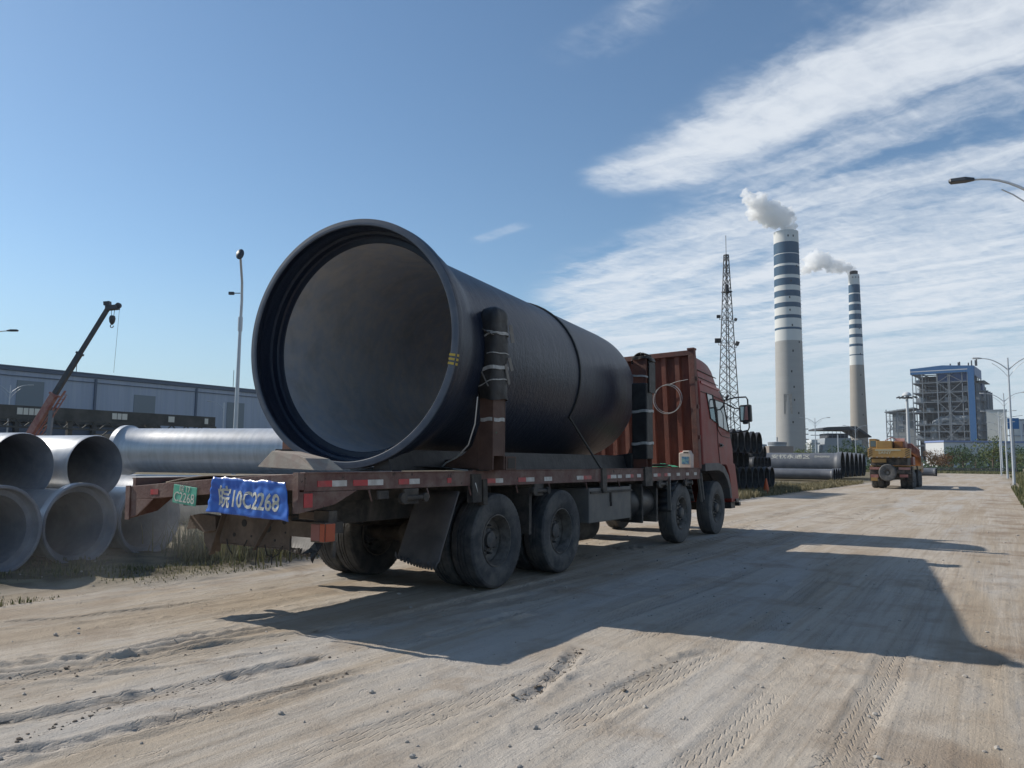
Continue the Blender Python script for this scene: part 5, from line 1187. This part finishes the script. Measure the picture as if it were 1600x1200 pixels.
for k in range(40):
    z=rb.choice(fl[:-1])+rb.uniform(.5,6); x=rb.uniform(-45,-8); m.tube([(x,1,z),(x+rb.uniform(2,10),1,z)],.22,6)
    x=rb.uniform(-45,-2); m.tube([(x,2,z),(x,2,z+rb.uniform(3,9))],.2,6)
m.build('pipework',M['steel_grey'],t)
m=MB(); m.tube([(-32,6,8),(-32,6,30),(-30,6,38),(-26,6,40.5),(-2,6,41)],[3.2,3.2,3.2,3.0,3.0],18); m.tube([(-45,5,27),(-38,5,21),(-30,5,20),(-9,5,20)],2.2,14); m.box(-20,-10,4,12,36,42); m.build('duct',M['grey_clad'],t,smooth=50)
m=MB(); 
for z in fl: 
    for dz in (.6,1.2): m.box(-46,-.6,-.5,-.42,z+dz,z+dz+.08)
m.build('handrail',M['steel_grey'],t)
m=MB(); m.box(-47.4,-.2,-1.2,-.7,79.3,84.3); m.box(-.2,.4,-1.2,44,76.5,84.4); m.box(-47.5,-47,-1.2,44,79.3,84.3); m.prism([(-47.4,84.3),(.4,84.4),(-23,86)],-1.2,44,'Y'); m.box(-4.3,.38,-1.4,-1.201,2,84.3); m.box(.4,.9,-1.2,6,76.5,84)
m.build('roof_band',M['blue_clad'],t)
m=MB(); m.box(-47.4,-4.3,-1.25,-1.2,81.4,82.1); m.build('roof_stripe',M['white_wall'],t)
m=MB(); m.box(-27,-4.4,1.0,1.4,72,79.3); m.box(1,5,8,20,60,70); m.build('inner_panel',M['blue_dark'],t)
m=MB()
for x,h in ((-18,3.2),(-11,4.4),(-12,4),(-4.5,3.2),(1.5,6),(.6,5),(-2.2,5)): m.box(x-.45,x+.45,8,9,85,84.8+h)
m.build('roof_vent',M['steel_dark'],t)
m=MB()
for y in (6,14,22,30,38):
    for x in (3.5,6.5): m.box(x-.3,x+.3,y-.3,y+.3,0,74-y*.5)
for z in fl[:-1]: m.box(0,7,3,40,z,z+.4)
for y in (10,24,36): m.tube([(8,y,64),(8,y,28),(9,y,24),(13,y,22)],.9,10)
m.box(.5,3,4,42,8,70); m.build('pipe_gallery',M['steel_grey'],t)
m=MB()   # lower bunker bay to the left
xL=-69
for x in (-69,-60,-51.5,-47): 
    for y in (4,18,30): m.box(x-.35,x+.35,y-.35,y+.35,0,50)
for z in (18,26,33,40,47):
    for y in (4,18,30): m.box(-69,-47,y-.3,y+.3,z-.35,z+.35)
m.beam((-69,3.6,26),(-60,3.6,47),.5); m.beam((-60,3.6,47),(-51,3.6,26),.5); m.beam((-69,3.6,40),(-52,3.6,18),.5); m.beam((-60,3.6,18),(-51.5,3.6,26),.5)
for k in range(14): z=14+k*2.5; m.box(-69.2,-64,3.6,3.8,z,z+.25)
m.build('bunker_frame',M['steel_grey'],t)
m=MB(); m.add([(-70,2,47.2),(-46.6,2,50.3),(-46.6,32,50.3),(-70,32,47.2),(-70,2,48.2),(-46.6,2,51.4),(-46.6,32,51.4),(-70,32,48.2)],[(0,3,2,1),(4,5,6,7),(0,1,5,4),(1,2,6,5),(2,3,7,6),(3,0,4,7)]); m.box(-66,-48,17,17.4,10,46); m.box(-62,-56,6,10,30,44); m.build('bunker_roof',M['grey_clad'],t)
# ------------------------------------------------------------------ buildings in front of and beside it
t=thing('plant_wall_building','long pale building with a blue eaves stripe and dark letters on its wall','building',(278.5,500,0),R_(3))
m=MB(); m.box(0,46,0,20,0,16.2); m.box(46,120,-.5,20,0,16.3); m.build('wall',M['white_wall'],t)
m=MB(); m.box(-.4,120,-.8,20.4,16.35,17.5); m.build('eaves_stripe',P('soft blue eaves',(.16,.22,.42),.6),t)
m=MB()
for x in (13.6,27.0): m.box(x,x+.25,-.12,.0,1,16.1)
m.box(40.5,46,-.1,-.02,7.6,8.2); m.box(40.4,40.8,-.14,-.02,1,16.1); m.box(21,23.5,-.08,-.02,5.9,6.6); m.box(23.4,24.4,-.08,-.02,5.4,6.1); m.box(2,3.2,-.08,-.02,5.8,6.8)
m.build('wall_joint',M['steel_dark'],t)
for k,ch in enumerate('QCPPP'):
    text_obj('lettering',ch,2.9,M['steel_dark'],t,Matrix.Translation((6.0+k*4.1,-.12,11.2))@Matrix.Rotation(math.pi/2,4,'X'),extr=.05)
t=thing('turbine_hall','tall cream hall right of the boiler house','building',(347.5,566,0),-RH)
m=MB(); m.box(0,12.5,0,40,0,41.5); m.build('wall',M['cream_wall'],t)
m=MB(); m.box(-.3,12.8,-.3,40,41.51,42.3); m.build('parapet',M['grey_clad'],t)
t=thing('annexe_building','lower pale annexe with small blue windows at the right edge of the photo','building',(354,550,0),-RH)
m=MB(); m.box(0,60,0,40,0,33.5); m.build('wall',M['cream_wall'],t)
m=MB(); m.box(-.4,60.4,-.5,40,33.51,34.6); m.box(-2,8,-.6,-.1,22.5,23.2); m.build('cornice',M['grey_clad'],t)
for k in range(5): 
    m=MB(); m.box(8+k*7,11+k*7,-.12,-.01,25,31); m.build('window',M['blue_dark'],t)
    m=MB(); m.box(6+k*7,7+k*7,-.9,-.01,18,33); m.build('pilaster',M['white_wall'],t)
t=thing('blue_sign_board','plain deep-blue sign board on a post between the right lamps','sign board',(97.2,150,0),R_(-30))
m=MB(); m.box(-.95,.95,-.08,.08,8.6,10.7); m.build('panel',M['blue_clad'],t)
m=MB(); m.box(-.1,.1,-.1,.1,0,8.6); m.beam((-1.4,0,10.8),(1.6,0,11.2),.08); m.build('post',M['steel_grey'],t)
# grey shed with canopy roof
t=thing('coal_shed','grey metal shed with an open flat canopy roof, between the chimneys','shed',(120.6,300,0),R_(-2)); t.scale=(.72,1,.94)
m=MB(); m.add([(-1.2,0,0),(16.6,0,0),(16.6,14,0),(-1.2,14,0),(1,0,12.2),(14.8,0,12.3),(14.8,14,12.3),(1,14,12.2)],[(0,3,2,1),(4,5,6,7),(0,1,5,4),(1,2,6,5),(2,3,7,6),(3,0,4,7)]); m.build('wall',M['grey_clad'],t)
m=MB(); m.box(-.6,19,-1,15,15.6,16.2); m.prism([(-.6,16.2),(19,16.2),(17,17.2),(2,16.7)],-1,15,'Y'); m.prism([(19,16.2),(25,13),(25,12.6),(18,15.6)],-1,15,'Y'); m.build('roof',M['steel_dark'],t)
m=MB()
for k in range(9): m.box(.4+k*2.2,.55+k*2.2,.0,.15,12.3,15.6)
m.box(-6.4,1.2,.4,.6,13.2,13.5); m.box(1.0,15,.4,.6,13.3,13.4); m.build('post',M['steel_grey'],t)
m=MB(); m.box(3,14,1.5,10,12.35,14.2); m.build('upper_deck',M['steel_dark'],t)
m=MB(); m.box(-6.5,-1.3,1,6,9.6,10.3); m.box(-5.8,-2.6,1,6,5,11.5); m.box(-6.3,-4.5,2,4,0,9.6); m.build('loading_chute',M['white_wall'],t)
m=MB(); m.lathe([(3.4,0),(3.4,8.2),(2.2,9.3),(0,9.6)],24,'Z',(20.5,3,0)); m.build('tank',M['grey_clad'],t,smooth=45)
m=MB()
for k in range(9):
    a=Vector((17+k*2.1,5,12.4-k*.85+2)); b=Vector((19.1+k*2.1,5,11.55-k*.85+2)); dn=Vector((0,0,-2.6))
    m.beam(a,b,.2); m.beam(a+dn,b+dn,.2); m.beam(a,b+dn,.14); m.beam(a,a+dn,.14)
    if k%3==0: m.box(a.x-.15,a.x+.15,4.8,5.2,0,a.z-2.6)
m.build('conveyor_frame',M['steel_grey'],t)
m=MB(); m.box(18.5,22.5,4,8,8.6,11.6); m.build('transfer_cabin',M['white_wall'],t)
m=MB(); m.box(-16.5,-6.8,10,20,0,8.4); tag(m.build('brown_shed',P('brownish cladding',(.22,.19,.17),.8),None,loc=(119.4,300,0)),'low brownish block between the nearer chimney and the grey shed','shed')
# storage tank left of nearer chimney
t=thing('storage_tank','pale round storage tank just left of the nearer chimney','tank',(137,400,0))
m=MB(); m.lathe([(4.5,0),(4.5,11.5),(4.3,12.3),(0,12.8)],28,'Z'); m.build('shell',M['grey_clad'],t,smooth=40)
m=MB(); m.lathe([(4.56,11.2),(4.7,11.2),(4.7,12.4)],28,'Z'); m.tube([(0,0,12.5),(0,0,15)],.3,6); m.build('rail',M['steel_grey'],t)
t=thing('storage_tank','second pale storage tank, partly hidden behind the black pipes','tank',(129,402,0))
m=MB(); m.lathe([(3.2,0),(3.2,10.5),(3,11.2),(0,11.6)],28,'Z'); m.build('shell',M['grey_clad'],t,smooth=40)
# ------------------------------------------------------------------ yellow mobile crane driving away
t=thing('mobile_crane','yellow and orange mobile crane driving away down the dirt road','crane',(22.95,47.2,0),-RH); t.scale=(.88,.88,.93)
def wheel2(x,y,r=.56,par=None):
    m=MB(); m.lathe([(.2,-.17),(.3,-.2),(.5,-.2),(r,-.12),(r,.12),(.5,.2),(.3,.2),(.2,.17)],36,'X'); w=m.build('wheel',M['tyre_dusty'],par or t,loc=(x,y,r),smooth=35)
    m=MB(); m.lathe([(.30,.19),(.27,.16),(.25,.08),(.12,.05),(.1,.12),(0,.12)],24,'X'); m.lathe([(.30,-.19),(.27,-.16),(.25,-.08),(.12,-.05),(.1,-.12),(0,-.12)],24,'X'); m.build('rim',M['tool_steel'],w,smooth=40); return w
for y in (1.6,3.0,6.6,8.2):
    for x in (-1.12,1.12): wheel2(x,y)
    if y<4:
        for x in (-.72,.72): wheel2(x,y)
m=MB(); m.box(-1.15,1.15,.35,11.2,.95,1.42); m.box(-1.25,1.25,.1,.5,.95,1.25); m.box(-.9,.9,.3,11,.6,.95); m.build('carrier',M['chassis'],t,bevel=.02)
m=MB(); m.box(-1.25,1.25,.5,2.2,1.0,1.40); m.build('undertray',M['chassis'],t)
m=MB(); m.box(-1.25,1.25,.45,10.2,1.42,1.50); m.box(1.2,1.28,2.2,10,1.25,1.42); m.build('deck_skirt',M['crane_yellow'],t,bevel=.02)
m=MB(); m.box(-1.27,-.62,.02,.10,1.24,1.40); m.box(.55,1.27,.02,.10,1.24,1.40); m.build('light_board',M['crane_red'],t)
m=MB(); m.box(-1.22,-.72,-.02,.06,.72,.92); m.box(.60,1.12,-.02,.06,.76,.94); m.build('tail_lamp',M['crane_red'],t)
m=MB(); m.box(-1.2,-.78,-.03,.0,.50,.72); m.build('number_plate',M['crane_yellow'],t)
w=wheel2(0,0); w.location=(-.12,-.10,1.05); w.rotation_euler=(0,0,math.pi/2)
w.name='spare_wheel'
m=MB(); m.box(.15,.9,.04,.14,.98,1.22); m.box(-.5,.3,.0,.14,.6,1.4); m.build('rear_frame',M['chassis'],t)
m=MB(); m.box(-1.32,1.30,-.25,.75,2.02,2.62); cw=m.build('counterweight',M['crane_yellow'],t,bevel=.05)
m=MB()
for s,x0 in ((1,-1.30),(-1,1.00)):
    for k in range(4):
        z=2.06+k*.14; m.add([(x0,-.256,z),(x0+.28,-.256,z+.14),(x0+.28,-.256,z+.19),(x0,-.256,z+.05)],[(0,1,2,3)])
m.build('hazard_stripe',M['chassis'],cw)
m=MB(); m.box(-.85,.75,-.262,-.255,2.48,2.54); m.build('stripe',M['foil'],cw)
m=MB()
for k in range(7): m.box(-1.15+k*.34,-1.02+k*.34,-.26,-.252,2.035,2.065)
m.build('reflector_dash',M['tape_white'],cw)
text_obj('lettering','SANY',.26,M['foil'],cw,Matrix.Translation((-.25,-.258,2.34))@Matrix.Rotation(math.pi/2,4,'X'),sx=1.25)
m=MB(); m.box(-1.2,1.1,.1,2.6,1.52,2.02); m.build('turntable',M['chassis'],t)
m=MB(); m.box(-1.1,-.2,-.02,.1,1.7,1.95); m.build('rear_locker',M['crane_yellow'],t,bevel=.01)
m=MB(); m.box(-.80,.18,.1,1.6,2.62,3.12); m.build('winch_housing',M['crane_yellow'],t,bevel=.03)
cb=MB(); cb.box(-1.28,-.80,.3,.36,2.62,3.2); cb.box(-1.28,-1.22,.36,2.1,2.62,3.2); cb.box(-1.28,-.80,.3,2.1,3.2,3.26); cb.box(-1.28,-.80,2.04,2.1,2.62,3.2); o=cb.build('operator_cab',M['crane_yellow'],t,bevel=.02)
m=MB(); m.box(-1.20,-.85,.285,.295,2.74,3.12); m.build('window',M['glass'],o)
m=MB(); m.beam((.55,.6,2.85),(.55,10.6,2.55),.55,.5); m.beam((.55,10.6,2.55),(.55,11.1,2.5),.62,.6); m.build('boom',M['crane_orange'],t,bevel=.04)
m=MB(); m.beam((1.05,2.4,2.75),(1.05,9.6,2.35),.22,.5); 
for k in range(9): y=2.6+k*.8; m.beam((1.18,y,3.0-.045*k),(1.18,y+.5,2.4-.04*k),.06)
m.build('folded_jib',M['crane_red'],t)
m=MB(); m.box(.2,.95,.8,2.4,2.7,3.1); m.tube([(.3,1.2,3.05),(.9,1.2,3.05)],.26,14); m.tube([(-.3,.7,3.15),(.1,.7,3.35),(.3,1.6,3.3)],.03,6); m.build('winch',M['crane_red'],t)
m=MB()
for y in (.7,5.0):
    for x in (-1.22,1.22): m.box(x-.12,x+.12,y-.12,y+.12,.5,1.5); m.lathe([(.22,.45),(.22,.5),(0,.52)],14,'Z',(x,y,0))
m.build('outrigger',M['chassis'],t,bevel=.01)
m=MB(); m.box(1.20,1.30,1.0,1.1,.55,1.5); m.box(1.20,1.30,2.25,2.35,.55,1.5); m.build('guard_strip',M['tape_white'],t)
m=MB(); m.box(1.0,1.25,2.6,4.2,1.55,2.1); m.box(-1.25,-1.0,3,5,1.55,2.0); m.build('locker',M['crane_red'],t,bevel=.02)
m=MB(); m.box(-1.25,1.25,9.2,11.3,1.0,2.25); m.build('driver_cab',M['crane_orange'],t,bevel=.08)
m=MB(); m.prism([(9.5,1.75),(11.0,1.75),(10.9,2.25),(9.5,2.25)],1.251,1.262,'X'); m.build('cab_window',M['glass'],t)
for sx_ in (-1,1): 
    m=MB(); m.box(sx_*1.42-.04,sx_*1.42+.04,10.9,11.0,1.8,2.2); m.beam((sx_*1.2,10.9,2.2),(sx_*1.42,10.95,2.2),.03); m.build('mirror',M['plastic_black'],t)
# ------------------------------------------------------------------ guard rail across the road end
t=thing('guard_rail','dark guard rail across the far end of the dirt road','guard rail',(0,0,0))
m=MB(); a=WU(-22,176); b=WU(3,172); 
for z in (.62,.92): m.beam(a+Vector((0,0,z)),b+Vector((0,0,z)),.12,.16)
m.build('rail',M['steel_dark'],t)
for k in range(9):
    p=a+(b-a)*k/8; m=MB(); m.box(p.x-.08,p.x+.08,p.y-.08,p.y+.08,0,1.0); m.build('post',M['steel_dark'],t)
# ------------------------------------------------------------------ trees and shrubs
def leaf_clumps(m,cx,cy,cz,rx,ry,rz,n,size,rg,lobes=9):
    """many leaf-sized quads spread in a lumpy crown"""
    lb=[(rg.gauss(0,.42),rg.gauss(0,.42),rg.gauss(0,.40),rg.uniform(.30,.55)) for _ in range(lobes)]
    for i_ in range(n):
        b=rg.choice(lb); 
        while True:
            p=Vector((rg.uniform(-1,1),rg.uniform(-1,1),rg.uniform(-1,1)))
            if .35<p.length<=1: break
        q=Vector((b[0],b[1],b[2]))+p*b[3]*(1+.35*mn.noise(p*3+Vector((cx,cy,0))))
        c=Vector((cx+q.x*rx,cy+q.y*ry,cz+q.z*rz))
        if c.z<.02: c.z=.05+rg.random()*.2
        d=Vector((rg.gauss(0,1),rg.gauss(0,1),rg.gauss(0,1))).normalized(); e=d.orthogonal().normalized(); g=d.cross(e); s=size*rg.uniform(.5,1.3)
        m.add([c-e*s,c-g*s*.55,c+e*s,c+g*s*.55],[(0,1,2,3)])
def tree(loc,h,wd_,label,mat,n=1500,seed=0,name='tree',grp='trees in front of the power plant',size=None,trunk=True):
    rg=random.Random(seed); t=thing(name,label,'tree' if name=='tree' else name,loc,rg.random()*6,grp)
    m=MB()
    if trunk:
        m.tube([(0,0,0),(.03*h,.02*h,h*.3),(.01*h,-.02*h,h*.62)],[.035*h,.024*h,.012*h],8)
        for k in range(6):
            a=k*1.05+rg.random(); z=h*(.25+.07*k); m.tube([(0.02*h,0,z),(math.cos(a)*wd_*.25,math.sin(a)*wd_*.25,z+h*.13),(math.cos(a)*wd_*.4,math.sin(a)*wd_*.4,z+h*.26)],[.014*h,.008*h,.003*h],5)
        m.build('trunk',M['bark'],t,smooth=60)
    m=MB(); leaf_clumps(m,0,0,h*.58,wd_*.5,wd_*.5,h*.42,n,size or h*.030,rg,11); m.build('crown',M[mat],t)
    return t
def at(px_,Y): return ((px_-800)/1210.0*Y*1.005,Y,0)
tl_=[(1243,196,5.6,4.6,'leaf_olive','small olive tree in front of the nearer chimney'),
 (1266,205,5.4,5.2,'leaf_olive','low tree beside the twin-arm lamp, left of the grey shed'),
 (1285,208,5.8,6.5,'leaf_dark','dark bush-like tree at the left end of the grey shed'),
 (1303,214,4.6,6.0,'leaf_dark','lowest tree before the middle of the grey shed'),
 (1326,200,7.2,6.5,'leaf_dark','tallest dark tree before the grey shed'),
 (1346,204,7.0,6.0,'leaf_olive','lighter tree just left of the yellow crane'),
 (1449,205,6.0,7.0,'leaf_brown','browning tree just right of the yellow crane'),
 (1466,200,5.2,6.5,'leaf_brown','low russet tree below the boiler house'),
 (1482,196,5.6,6.0,'leaf_brown','reddish tree in front of the pale building letters'),
 (1500,190,6.8,8.0,'leaf_dark','dark rounded tree under the pale building letters'),
 (1519,205,5.6,7.0,'leaf_dark','low dark tree before the pale building'),
 (1545,186,7.6,8.0,'leaf_olive','broad loose tree left of the right-hand lamps'),
 (1561,196,6.4,6.0,'leaf_dark','dark tree behind the farthest right-hand lamps'),
 (1582,230,6.5,8.0,'leaf_olive','tree between the right-hand lamps and the red pipes'),
 (1600,240,7.5,9.0,'leaf_dark','tree behind the red pipes at the right edge'),
 (1226,215,4.2,6.0,'leaf_dark','low dark bush at the foot of the nearer chimney')]
for k,(px_,Y,h,w,mt,lb) in enumerate(tl_):
    tree(at(px_,Y),h,w,lb,mt,1500,20+k)
for k,(px_,Y,h,w,mt) in enumerate([(-60,120,9,9,'leaf_dark'),(430,150,8,10,'leaf_dark')]):
    tree(at(px_,Y),h,w,['large tree beyond the left edge of the yard','tree beyond the warehouse, hidden by the truck'][k],mt,1200,60+k)
# hedge below the guard rail and along the field edge
m=MB(); rg=random.Random(8)
for i_ in range(5000):
    f=rg.random(); p=WU(-24+f*28,177.5+rg.uniform(-1.5,2.5)); z=rg.random()**1.3*1.1; c=Vector((p.x,p.y,z)); d=Vector((rg.gauss(0,1),rg.gauss(0,1),rg.gauss(0,1))).normalized(); e=d.orthogonal().normalized(); g=d.cross(e); s=rg.uniform(.10,.28)
    m.add([c-e*s,c-g*s*.6,c+e*s,c+g*s*.6],[(0,1,2,3)])
tag(m.build('hedge',M['leaf_dark'],None),'low green hedge growing behind the guard rail','hedge',kind='stuff')
# distant tree belt closing the horizon
m=MB(); rg=random.Random(9)
for i_ in range(9000):
    X=rg.uniform(-500,900); Y=440+60*mn.noise(Vector((X*.01,0,0)))+rg.uniform(0,40); h=5.0+3.5*mn.noise(Vector((X*.03,2,0)))+2*mn.noise(Vector((X*.2,5,0)))
    c=Vector((X,Y,rg.random()*h)); d=Vector((rg.gauss(0,1),rg.gauss(0,1),rg.gauss(0,1))).normalized(); e=d.orthogonal().normalized(); g=d.cross(e); s=rg.uniform(.8,2.2)
    m.add([c-e*s,c-g*s*.6,c+e*s,c+g*s*.6],[(0,1,2,3)])
tag(m.build('tree_belt',M['leaf_dark'],None),'far belt of trees along the horizon','tree belt',kind='stuff')
# ------------------------------------------------------------------ grass and weeds
def grass(name,label,n,fn,hmin,hmax,mat,seed,bend=.5,wid=.012):
    rg=random.Random(seed); m=MB()
    for i_ in range(n):
        x,y,k=fn(rg)
        if k<=0: continue
        z=gz(x,y)-.01; h=rg.uniform(hmin,hmax)*k; a=rg.random()*6.28; w=wid*rg.uniform(.6,1.3)*(1+math.hypot(x,y)/60); lx,ly=math.cos(a)*h*bend*rg.random(),math.sin(a)*h*bend*rg.random(); px_,py_=math.cos(a+1.57)*w,math.sin(a+1.57)*w
        m.add([(x-px_,y-py_,z),(x+px_,y+py_,z),(x+lx*.4+px_*.7,y+ly*.4+py_*.7,z+h*.6),(x+lx*.4-px_*.7,y+ly*.4-py_*.7,z+h*.6),(x+lx,y+ly,z+h)],[(0,1,2,3),(3,2,4)])
    return tag(m.build(name,M[mat],None),label,'grass',kind='stuff')
def clump(x,y,f=.6): return max(0,mn.noise(Vector((x*f,y*f,1.7)))+.35)
def f_left(rg):
    w=-8.2-rg.random()**1.5*2.6; u=rg.uniform(3.5,15.5); p=WU(w,u); k=clump(p.x,p.y,.8); return p.x,p.y,k*(1 if rg.random()<k*2 else 0)
grass('grass','dry weeds growing at the feet of the silver pipes',12000,f_left,.03,.16,'grass_mix',1,wid=.006)
def f_weed(rg):
    c=rg.choice([(-3.9,11.2),(-3.4,12.0),(-2.9,12.8),(-4.3,12.0),(-2.3,13.6),(-3.0,13.8)]); return c[0]+rg.gauss(0,.35),c[1]+rg.gauss(0,.35),1.0
grass('weeds','tall pale weeds growing beside the last silver pipe behind the truck tail',5200,f_weed,.10,.60,'grass_mix',2,bend=.8,wid=.008)
def f_mid(rg):
    w=-8.6-rg.random()**1.2*2.4; u=rg.uniform(24,64); p=WU(w,u); k=clump(p.x,p.y,.35)+.25; return p.x,p.y,k
grass('grass','dry tufted grass on the verge along the black pipe stacks',24000,f_mid,.08,.42,'grass_dry',3,wid=.010)
def f_right(rg):
    w=.7+rg.random()**1.3*5.5; u=rg.uniform(16,120)**1.0; p=WU(w+(.6 if u>60 else 0),u); k=clump(p.x,p.y,.4)*1.3; return p.x,p.y,k
grass('grass','dry grass growing round the right-hand lamp posts',26000,f_right,.10,.55,'grass_mix',4,wid=.010)
def f_far(rg):
    w=rg.uniform(-30,5); u=rg.uniform(160,176); p=WU(w,u); return p.x,p.y,.8
grass('grass','green grass strip in front of the guard rail',9000,f_far,.2,.6,'grass_mix',5,wid=.02)
# ------------------------------------------------------------------ dust kicked up behind the truck
def dustmat():
    m=bpy.data.materials.new('dust in the air'); m.use_nodes=True; T=NT(m.node_tree)
    o=T.n('ShaderNodeTexCoord').outputs['Object']
    ln=T.n('ShaderNodeVectorMath',{0:o},operation='LENGTH').outputs['Value']
    f=T.m('SUBTRACT',1.0,T.ss(ln,.15,.98)); z=T.n('ShaderNodeSeparateXYZ',{0:o}).outputs[2]
    n_=T.ss(T.noise(T.n('ShaderNodeMapping',{'Vector':o,'Scale':(2.6,2.6,1.2)}).outputs[0],1.3,4,.6),.36,.66)
    d=T.m('MULTIPLY',T.m('MULTIPLY',f,n_),.10)
    v=T.n('ShaderNodeVolumePrincipled',{'Color':(.86,.84,.80,1),'Density':d,'Anisotropy':.25}); T.n('ShaderNodeOutputMaterial',{'Volume':v.outputs[0]}); return m
me_=bpy.data.meshes.new('dust_cloud'); bm=bmesh.new(); bmesh.ops.create_icosphere(bm,subdivisions=3,radius=1.0); bm.to_mesh(me_); bm.free(); me_.materials.append(dustmat())
dc=bpy.data.objects.new('dust_cloud',me_); COL.objects.link(dc); dc.location=(-4.7,10.1,.45); dc.scale=(3.6,2.6,1.15); dc.rotation_euler=(0,0,R_(40)); tag(dc,'pale dust drifting up behind the truck in front of the silver pipes','dust',kind='stuff')
# ------------------------------------------------------------------ air
m=bpy.data.materials.new('haze air'); m.use_nodes=True; T=NT(m.node_tree); v=T.n('ShaderNodeVolumePrincipled',{'Color':(.80,.88,1.0,1),'Density':0.00009,'Anisotropy':.1}); T.n('ShaderNodeOutputMaterial',{'Volume':v.outputs[0]})
hz=MB(); hz.box(-4200,4200,-600,5000,-2.0,230); hzo=hz.build('haze',m,None); tag(hzo,None,None,kind='stuff')

# ------------------------------------------------------------------ every loose piece of a part becomes a part of its own
def split_pieces(o,margin=.012,cap=90):
    me=o.data; n=len(me.vertices); par=list(range(n))
    def find(a):
        while par[a]!=a: par[a]=par[par[a]]; a=par[a]
        return a
    for p in me.polygons:
        v=p.vertices; a=find(v[0])
        for b in v[1:]: par[find(b)]=a
    isl={}
    for i_ in range(n): isl.setdefault(find(i_),[]).append(i_)
    L=[]
    for r,vs in isl.items():
        c=np.array([me.vertices[i_].co[:] for i_ in vs]); L.append([c.min(0)-margin,c.max(0)+margin,[r]])
    ch=True
    while ch:
        ch=False
        for a in range(len(L)):
            for b in range(len(L)-1,a,-1):
                if (L[a][0]<L[b][1]).all() and (L[b][0]<L[a][1]).all():
                    L[a][0]=np.minimum(L[a][0],L[b][0]); L[a][1]=np.maximum(L[a][1],L[b][1]); L[a][2]+=L[b][2]; L.pop(b); ch=True
    if len(L)<2 or len(L)>cap: return
    root={r:k for k,g in enumerate(L) for r in g[2]}
    for k in range(len(L)):
        bm=bmesh.new(); bm.from_mesh(me); bm.verts.ensure_lookup_table()
        dele=[v for v in bm.verts if root[find(v.index)]!=k]; bmesh.ops.delete(bm,geom=dele,context='VERTS')
        m2=bpy.data.meshes.new(o.name.split('.')[0]); bm.to_mesh(m2); bm.free()
        for mt in me.materials: m2.materials.append(mt)
        c=o.copy(); c.data=m2; COL.objects.link(c); c.parent=o.parent
    bpy.data.objects.remove(o)
names={'rail_fitting','broken_bracket','wheel_guard','equipment','pipework','dangling_wire','leaf_spring','torn_film','strut','axle','lens','bracket','tank_strap','chassis_rail','handle_gap','light_board','tail_lamp','guard_strip','locker','roof_vent','outrigger','brace','machinery_cabin','reflector_dash','hazard_stripe','downpipe','pane','reflective_tape','wall_joint','bolt_hole','hand_hole','stake_socket','runway_girder','shut_line'}
for o in list(bpy.data.objects):
    if o.type=='MESH' and o.parent and o.name.split('.')[0] in names and not kids(o): split_pieces(o)
